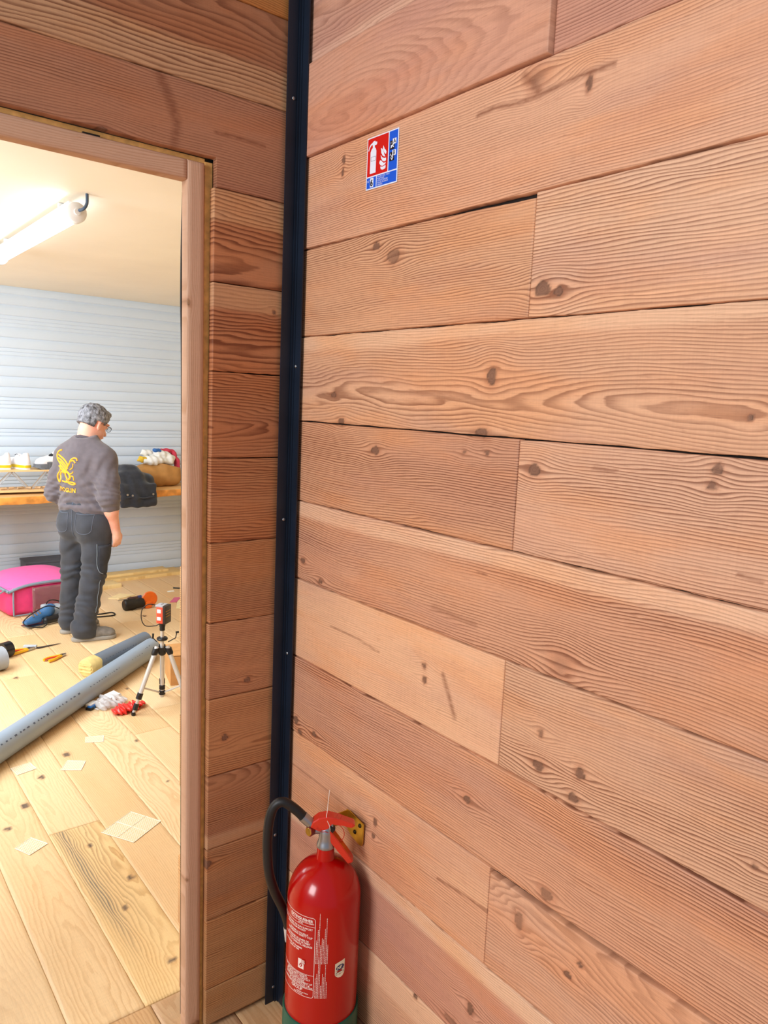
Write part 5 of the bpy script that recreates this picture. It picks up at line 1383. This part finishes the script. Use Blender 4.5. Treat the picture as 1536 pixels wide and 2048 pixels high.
# arms and hands
def hand(f, w, d, pn, sd, s=1.0):
    """w wrist, d direction of the fingers, pn palm normal (fingers curl that way), sd thumb side"""
    d = d / np.linalg.norm(d); pn = pn - d * (pn @ d); pn /= np.linalg.norm(pn); sd = sd - d * (sd @ d) - pn * (sd @ pn); sd /= np.linalg.norm(sd)
    P = lambda a, b, c: w + (d * a + sd * b + pn * c) * s
    f.cone(P(0, 0, 0), P(.045, 0, 0), .026 * s, .028 * s, .012)
    f.cone(P(.04, .018, 0), P(.082, .022, .002), .017 * s, .013 * s, .012).cone(P(.04, -.018, 0), P(.078, -.024, .002), .017 * s, .012 * s, .012)
    f.cone(P(.04, 0, 0), P(.083, 0, .002), .018 * s, .014 * s, .012)
    for b, ln in ((.027, .92), (.009, 1.02), (-.0095, .95), (-.027, .76)):
        a0 = P(.080, b, .002); a1 = P(.080 + .034 * ln, b * 1.04, .016); a2 = P(.080 + .048 * ln, b * 1.02, .036); a3 = P(.080 + .046 * ln, b, .054)
        f.cone(a0, a1, .0098 * s, .0090 * s, .002).cone(a1, a2, .0090 * s, .0084 * s, .002).cone(a2, a3, .0084 * s, .0074 * s, .002)
    f.cone(P(.020, .022, .004), P(.050, .046, .014), .016 * s, .0115 * s, .008).cone(P(.050, .046, .014), P(.078, .050, .022), .0115 * s, .0095 * s, .003).cone(P(.078, .050, .022), P(.098, .046, .030), .0095 * s, .0082 * s, .003)
for sh, el, wr, sg_ in ((shR, elR, wrR, 1), (shL, elL, wrL, -1)):
    f.cone(sh, el, .046, .042, .03).cone(el, wr, .046, .029, .02)
    f.ell(el + (wr - el) * .28, (.046, .046, .07), Rz(PY), .03)
    d = wr - el + np.array([0, 0, -.12]); d /= np.linalg.norm(d)
    hand(f, wr, d, Lp(-sg_, .25, 0) - Lp(0, 0, 0), Lp(0, 1, 0) - Lp(0, 0, 0), .92)
body = pobj('body', f, SKIN, n=1)

# sweatshirt
KN = mat('sweatshirt_cloth', (100, 92, 98), .9, var=.10, scale=26, bump=.25, sheen=.25)
f = Field((.02, 3.0, .80), (.98, 3.95, 1.42), .0065)
f.ell(Lp(0, -.012, 1.155), (.185, .125, .20), RB, .05).ell(Lp(0, .028, 1.00), (.192, .165, .16), RB, .06)
f.cone(Lp(-.120, -.012, 1.240), Lp(.120, -.012, 1.240), .070, .070, .05)
for sg_ in (-1, 1): f.cone(Lp(.035 * sg_, -.012, 1.320), Lp(.150 * sg_, -.008, 1.225), .048, .066, .05)
f.cone(Lp(0, -.014, 1.25), Lp(0, .00, 1.345), .095, .072, .05)
for sh, el, wr in ((shR, elR, wrR), (shL, elL, wrL)):
    ce = el + (wr - el) * .22
    f.cone(sh, sh * .45 + el * .55, .066, .070, .05).cone(sh * .45 + el * .55, el, .072, .070, .03).cone(el, ce, .070, .056, .02)
    ax = (wr - el) / np.linalg.norm(wr - el)
    f.cone(ce - ax * .012, ce + ax * .012, .057, .054, .006)
f.cone(Lp(-.05, .02, .905), Lp(.05, .02, .905), .150, .150, .02)
f.ell(Lp(0, .015, .905), (.192, .160, .045), RB, .02)
def folds(X, Y, Z):
    d = np.zeros(np.broadcast(X, Y, Z).shape, np.float32)
    for (c, r, nrm, fq, am) in ((elR, .13, (.1, .1, 1), 190, .0050), (elL, .13, (.1, .1, 1), 190, .0050), (Lp(.13, -.10, .99), .13, (.7, -.5, .8), 120, .0055), (Lp(-.13, -.10, .99), .13, (-.6, .5, .8), 120, .005),
                                (Lp(.15, -.06, 1.15), .12, (.9, .1, -.5), 105, .0045), (Lp(0, -.1, .94), .16, (.1, .3, 1), 130, .0035), (Lp(-.14, -.05, 1.15), .12, (.9, .1, .5), 105, .004), (Lp(.03, -.10, 1.22), .16, (.8, .1, .4), 75, .0025)):
        w = np.exp(-((X - c[0]) ** 2 + (Y - c[1]) ** 2 + (Z - c[2]) ** 2) / r ** 2)
        q = nrm[0] * X + nrm[1] * Y + nrm[2] * Z
        d = d + am * w * np.sin(fq * (q + .012 * np.sin(22 * X + 17 * Z)))
    return d
f.warp(folds)
f.warp(lambda X, Y, Z: .006 * np.exp(-((Z - .925) / .010) ** 2) * (((X - BX) ** 2 + (Y - BY) ** 2) < .045) - .004 * np.exp(-((Z - .897) / .016) ** 2) * (((X - BX) ** 2 + (Y - BY) ** 2) < .05))
f.ell(Lp(0, .02, .84), (.20, .18, .046), RB, .004, cut=True)
f.plane_cut(Lp(0, -.30, 1) - Lp(0, 0, 0), Lp(0, .0, 1.372))
f.cone(Lp(0, .02, 1.33), Lp(0, .06, 1.50), .060, .074, .006, cut=True)
shirt = pobj('sweatshirt', f, KN, n=2)
bm = bmesh.new()
nk = []
for i in range(33):
    a = 2 * math.pi * i / 32; x_, y_ = .070 * math.cos(a), .012 + .068 * math.sin(a)
    nk.append(Lp(x_, y_, 1.349 - .30 * y_ - .10 * abs(x_)) - np.array([BX, BY, 0]))
tube(bm, nk, .0095, 8, cap=False, sx=.7); obj('collar', bm, mat('dark_rib', (88, 80, 86), .9), shirt)

# trousers
JN = mat('work_denim', (58, 61, 70), .85, var=.28, scale=9, bump=.2, sheen=.15)
f = Field((.10, 3.10, -.01), (.90, 3.85, .97), .0062)
f.ell(Lp(0, .005, .815), (.176, .142, .155), RB, .05).ell(Lp(0, .012, .905), (.176, .148, .08), RB, .04)
f.ell(Lp(.075, -.055, .775), (.095, .095, .105), RB, .04).ell(Lp(-.075, -.055, .775), (.095, .095, .105), RB, .04)
f.ell(Lp(0, .10, .88), (.13, .08, .09), RB, .04)
for h_, k_, a_, fd in ((hipR, knR, anR, fdR), (hipL, knL, anL, fdL)):
    th_ = h_ * .5 + k_ * .5
    f.cone(h_, th_, .104, .090, .04).cone(th_, k_, .090, .076, .03).cone(k_, k_ * .45 + a_ * .55, .076, .072, .03).cone(k_ * .45 + a_ * .55, a_, .072, .074, .03)
    f.cone(a_, a_ + fd * .030 - [0, 0, .030], .072, .062, .03)
def jf(X, Y, Z):
    d = np.zeros(np.broadcast(X, Y, Z).shape, np.float32)
    for (c, r, nrm, fq, am) in ((knR, .11, (.55, .2, 1), 125, .0080), (knL, .11, (-.35, .2, 1), 125, .0080), (anR + [0, 0, .07], .09, (.6, .2, 1), 150, .0110), (anL + [0, 0, .07], .09, (-.3, .2, 1), 150, .0100),
                                (Lp(.03, -.08, .66), .12, (.5, .4, .9), 110, .0060), (Lp(-.10, -.05, .66), .11, (-.3, .3, 1), 110, .005), ((knR + hipR) / 2, .11, (.6, 0, 1), 90, .004), ((knR + anR) / 2, .10, (.5, .2, 1), 120, .0055)):
        w = np.exp(-((X - c[0]) ** 2 + (Y - c[1]) ** 2 + (Z - c[2]) ** 2) / r ** 2)
        q = nrm[0] * X + nrm[1] * Y + nrm[2] * Z
        d = d + .95 * am * w * np.sin(.72 * fq * (q + .020 * np.sin(17 * X + 13 * Y + 21 * Z) + .010 * np.sin(41 * X - 33 * Z)))
    return d
f.warp(jf)
f.plane_cut((0, 0, -1), (0, 0, .022))
f.plane_cut((0, 0, 1), (0, 0, .955))
jeans = pobj('trousers', f, JN, n=2)
# pockets and seams drawn as raised strips lying on the trousers
def bvh_of(o):
    me = o.data; return BVHTree.FromPolygons([v.co.copy() for v in me.vertices], [tuple(p.vertices) for p in me.polygons])
def surf(bv, p, toward, lift=.0015):
    """world point p pushed on to the garment, coming from outside along -toward"""
    d = Vector(toward).normalized(); o_ = Vector(p) - Vector((BX, BY, 0)) + d * .5
    h_ = bv.ray_cast(o_, -d)
    return (h_[0] + d * lift) if h_[0] is not None else None
def surf_strip(bm, bv, pts, toward, r, lift=.001, mi=0, seg=6):
    q = [surf(bv, p, toward, lift) for p in pts]; q = [x for x in q if x is not None]
    if len(q) > 1: tube(bm, q, r, seg, mi=mi)
bj = bvh_of(jeans)
back = Lp(0, -1, 0) - Lp(0, 0, 0); rside = Lp(1, -.35, 0) - Lp(0, 0, 0)
bm = bmesh.new()
def curve3(L_, n=6): return [tuple(p) for p in smooth_pts(L_, n)]
surf_strip(bm, bj, curve3([Lp(0, 0, .94), Lp(0, 0, .86), Lp(0, 0, .76), Lp(0, 0, .70)]), back, .0025)
for sg_ in (-1, 1):
    c_ = .088 * sg_
    surf_strip(bm, bj, curve3([Lp(c_ - .055, 0, .865), Lp(c_, 0, .862), Lp(c_ + .055, 0, .865)]), back, .0030)
    surf_strip(bm, bj, curve3([Lp(c_ - .055, 0, .865), Lp(c_ - .052, 0, .76), Lp(c_, 0, .735), Lp(c_ + .052, 0, .76), Lp(c_ + .055, 0, .865)]), back, .0020)
surf_strip(bm, bj, curve3([Lp(-.16, 0, .905), Lp(0, 0, .893), Lp(.16, 0, .905)]), back, .0022)
seam = obj('seam_stitching', bm, mat('seam_blue', (92, 98, 112), .85), jeans)
bm = bmesh.new(); surf_strip(bm, bj, [Lp(0, 0, .945), Lp(0, 0, .90)], back, .0065)
obj('belt_loop', bm, mat('loop_denim', (78, 90, 110), .85), jeans)
bm = bmesh.new(); surf_strip(bm, bj, [Lp(.10, 0, .942), Lp(.10, 0, .90)], back, .005)
obj('belt_loop', bm, bpy.data.materials['loop_denim'], jeans)
# leg pocket on the right thigh
bm = bmesh.new(); pc = knR * .5 + hipR * .5; n1 = Vector((.25, -.97, 0)); tx = Vector((.97, .25, 0))
Lr = []
for i in range(9):
    row = []
    for j in range(11):
        u = -.055 + .11 * i / 8; v = -.13 + .20 * j / 10
        wd = 1 - .45 * max(0, -v - .04) / .09
        q = surf(bj, (pc[0] + u * wd * tx.x + .01, pc[1], pc[2] + v - .035), n1, .006)
        row.append(bm.verts.new(q) if (q is not None and q[1] < pc[1] - BY - .025) else None)
    Lr.append(row)
for i in range(8):
    for j in range(10):
        q = (Lr[i][j], Lr[i + 1][j], Lr[i + 1][j + 1], Lr[i][j + 1])
        if all(q): bm.faces.new(q)
pk = obj('thigh_pocket', bm, mat('pocket_dark', (56, 60, 70), .85, var=.2), jeans)
md = pk.modifiers.new('solid', 'SOLIDIFY'); md.thickness = .006; md.offset = -.5
bm = bmesh.new(); surf_strip(bm, bj, curve3([(pc[0] - .050, pc[1], pc[2] + .045), (pc[0] - .048, pc[1], pc[2] - .05), (pc[0] - .035, pc[1], pc[2] - .135), (pc[0] - .005, pc[1], pc[2] - .160)]), n1, .0024, .009)
obj('pocket_piping', bm, mat('light_piping', (128, 140, 152), .8), jeans)
bm = bmesh.new(); surf_strip(bm, bj, curve3([(knR[0] - .002, knR[1], .42), (knR[0] - .012, knR[1], .30), (knR[0] - .030, knR[1], .20)]), n1, .0022)
obj('side_seam', bm, bpy.data.materials['light_piping'], jeans)

# shoes
SH = mat('scuffed_grey_shoe', (128, 122, 116), .7, var=.25, scale=30, bump=.3); SO = mat('pale_grey_sole', (160, 154, 146), .7)
for a_, fd in ((anR, fdR), (anL, fdL)):
    fd = fd / np.linalg.norm(fd); yaw = math.atan2(fd[0], fd[1]); Rf = Rz(yaw)
    g_ = lambda x, y, z: np.array([a_[0], a_[1], 0]) + Rf @ np.array([x, y, z])
    f = Field(np.array([a_[0] - .26, a_[1] - .22, -.005]), np.array([a_[0] + .30, a_[1] + .22, .16]), .005)
    f.ell(g_(0, -.015, .055), (.040, .055, .050), Rf, .02).ell(g_(0, .080, .048), (.044, .10, .040), Rf, .03).ell(g_(0, .155, .038), (.045, .052, .032), Rf, .02).cone(g_(0, 0, .06), g_(0, .01, .11), .040, .040, .02)
    f.warp(lambda X, Y, Z: .0018 * np.sin(120 * X + 40 * Z) * np.cos(90 * Y))
    f.plane_cut((0, 0, -1), (0, 0, .020))
    sh_ = pobj('shoe', f, SH)
    f = Field(np.array([a_[0] - .26, a_[1] - .22, -.012]), np.array([a_[0] + .30, a_[1] + .22, .06]), .004)
    f.ell(g_(0, -.020, .014), (.041, .056, .05), Rf, .01).ell(g_(0, .075, .014), (.044, .11, .05), Rf, .02).ell(g_(0, .150, .014), (.048, .062, .05), Rf, .02)
    f.plane_cut((0, 0, 1), (0, 0, .027)); f.plane_cut((0, 0, -1), (0, 0, 0.0))
    pobj('sole', f, SO, sh_)
    bm = bmesh.new()
    for i in range(4):
        y_ = .055 + i * .024; zt = .094 - i * .008
        tube(bm, [tuple(g_(x_, y_ + .004 * (1 - abs(x_) / .02), zt - 12 * x_ * x_) - np.array([BX, BY, 0])) for x_ in (-.024, -.012, 0, .012, .024)], .003, 6)
    obj('laces', bm, SO, sh_)

# hair: short, greying, darker at the nape
HR = bpy.data.materials.new('greying_hair'); t = NT(HR); co = t.new('ShaderNodeTexCoord').outputs['Object']
nz = t.noise(t.map(co, (60, 60, 34)), 1.0, 4.0, .65)
c = t.mix(t.range(nz, .35, .65, 0, 1), lin((62, 62, 66)), lin((160, 162, 172)))
hh = t.new('ShaderNodeSeparateXYZ'); t.link(co, hh.inputs[0])
c = t.mix(t.range(hh.outputs[2], 1.425, 1.465, 1, 0, True), c, lin((62, 56, 54)))
t.link(c, t.b.inputs['Base Color']); t.b.inputs['Roughness'].default_value = .75; t.bump(nz, .8, .006)
f = Field((.25, 3.2, 1.30), (.85, 3.8, 1.63), .0045)
f.ell(H(0, -.014, .036), (.0875, .105, .094), RH, .02)
f.ell(H(0, -.045, -.020), (.070, .060, .060), RH, .02)
f.ell(H(0, .060, .092), (.05, .03, .022), RH, .02)
X, Y, Z = f.ax[0][:, None, None], f.ax[1][None, :, None], f.ax[2][None, None, :]
q = RH.T; lx = q[0][0] * (X - hc[0]) + q[0][1] * (Y - hc[1]) + q[0][2] * (Z - hc[2]); ly = q[1][0] * (X - hc[0]) + q[1][1] * (Y - hc[1]) + q[1][2] * (Z - hc[2]); lz = q[2][0] * (X - hc[0]) + q[2][1] * (Y - hc[1]) + q[2][2] * (Z - hc[2])
line = np.where(ly < .0, -.042 + .010 * np.clip(ly / -.08, 0, 1) - .012 * np.clip((np.abs(lx) - .05) / .03, 0, 1) * 0, -.042 + np.clip(ly / .075, 0, 1) ** 1.0 * .095)
line = np.where((np.abs(lx) > .055) & (ly > -.030) & (ly < .030), np.maximum(line, .012), line)
f.f = np.maximum(f.f, (line - lz).astype(np.float32))
f.warp(lambda X, Y, Z: .0022 * np.sin(130 * X + 60 * Z) * np.sin(110 * Y + 80 * Z) + .0015 * np.sin(260 * X - 90 * Z) * np.cos(230 * Y))
pobj('hair', f, HR, n=1)

# glasses
gl = bmesh.new()
o0 = np.array([BX, BY, 0])
for sg_ in (-1, 1):
    ring = [H(sg_ * .032 + .024 * math.cos(a), .106 - .10 * abs(sg_ * .032 + .024 * math.cos(a)) ** 1.3, .000 + .018 * math.sin(a)) - o0 for a in np.linspace(0, 2 * math.pi, 21)]
    tube(gl, ring, .0017, 6, cap=False)
    tube(gl, [H(sg_ * .056, .098, .006) - o0, H(sg_ * .083, .070, .004) - o0, H(sg_ * .087, .0, .002) - o0, H(sg_ * .083, -.016, -.014) - o0], .0017, 6)
tube(gl, [H(-.009, .108, .004) - o0, H(0, .110, .007) - o0, H(.009, .108, .004) - o0], .0015, 6)
gf = obj('glasses', gl, mat('dark_frame', (40, 52, 66), .3, .5), person)
for sg_ in (-1, 1):
    gl = bmesh.new(); ring = [gl.verts.new(H(sg_ * .032 + .023 * math.cos(a), .105 - .10 * abs(sg_ * .032 + .023 * math.cos(a)) ** 1.3, .017 * math.sin(a)) - o0) for a in np.linspace(0, 2 * math.pi, 21)[:-1]]
    gl.faces.new(ring); obj('lens', gl, mat('lens_glass', (230, 240, 240), .05, trans=.9, alpha=.3), gf)

# golden print on the back of the sweatshirt
bs = bvh_of(shirt)
OR = mat('golden_print', (246, 176, 40), .6, var=.05)
bm = bmesh.new()
LOGO = [  # strokes in print units: x 0..10 left to right, y 0..13 up
    ([(3.0, 13), (1.6, 12.6), (.9, 11.2), (1.3, 9.6), (2.2, 8.6), (3.0, 7.6)], .34),
    ([(1.6, 11.4), (3.0, 10.8), (5.2, 9.9), (6.8, 8.6), (7.2, 7.6)], .30), ([(1.5, 10.2), (3.2, 9.6), (5.2, 8.6), (6.6, 7.4), (7.0, 6.8)], .30), ([(2.2, 9.0), (3.8, 8.4), (5.4, 7.4), (6.6, 6.2)], .30),
    ([(3.0, 7.6), (4.0, 7.2), (5.4, 6.2), (6.4, 5.4)], .34),
    ([(7.0, 7.6), (7.8, 8.6), (8.4, 9.8), (9.4, 10.6), (10.6, 10.6), (11.0, 9.8)], .30), ([(8.6, 9.6), (9.6, 9.8), (10.4, 9.0)], .25), ([(9.4, 8.8), (9.2, 7.4), (8.0, 6.6)], .20),
    ([(6.2, 6.0), (7.6, 5.0), (8.2, 3.8), (7.4, 3.0)], .42), ([(7.6, 5.0), (8.8, 5.4), (9.4, 6.0)], .24), ([(8.6, 4.4), (9.4, 4.2), (9.6, 3.0)], .22),
    ([(1.4, 7.4), (2.6, 6.8), (2.2, 5.8), (1.2, 4.8), (.8, 3.2), (1.2, 2.2), (2.6, 2.0), (3.2, 3.0), (2.6, 4.4), (3.6, 5.6), (5.0, 5.2)], .32),
    ([(2.6, 6.8), (3.8, 6.2), (5.6, 5.4), (6.0, 4.2), (6.8, 3.2)], .34),
    ([(4.2, 2.4), (6.2, 2.2), (8.0, 2.3), (10.4, 2.0)], .30), ([(6.4, 3.0), (7.6, 1.8), (9.6, 1.5), (10.6, 1.9)], .26)]
sc_ = .0188
def lg(x, y): return Lp(-.062 + (x - 5.4) * sc_ * 1.0, 0, 1.142 + (y - 6.2) * sc_ + .0)
for pts, w in LOGO:
    ps = [tuple(p)[:2] for p in smooth_pts([(a, b, 0) for a, b in pts], 5)]
    surf_strip(bm, bs, [lg(a, b) for a, b in ps], back, w * sc_ * .95, .0004)
obj('printed_emblem', bm, OR, shirt)
bm = bmesh.new()
v_, f_ = text_geo('TYPOGLIN', 1.0, 'LEFT', .03)
wid = max(p[0] for p in v_); vs = []
for p in v_:
    q = surf(bs, lg(.9 + p[0] / wid * 9.6, -1.2 + p[1] * 2.1), back, .0030); vs.append(bm.verts.new(q if q is not None else (0, 0, 0)))
for q in f_:
    try: bm.faces.new([vs[i] for i in q])
    except ValueError: pass
obj('printed_lettering', bm, OR, shirt, smooth=False)
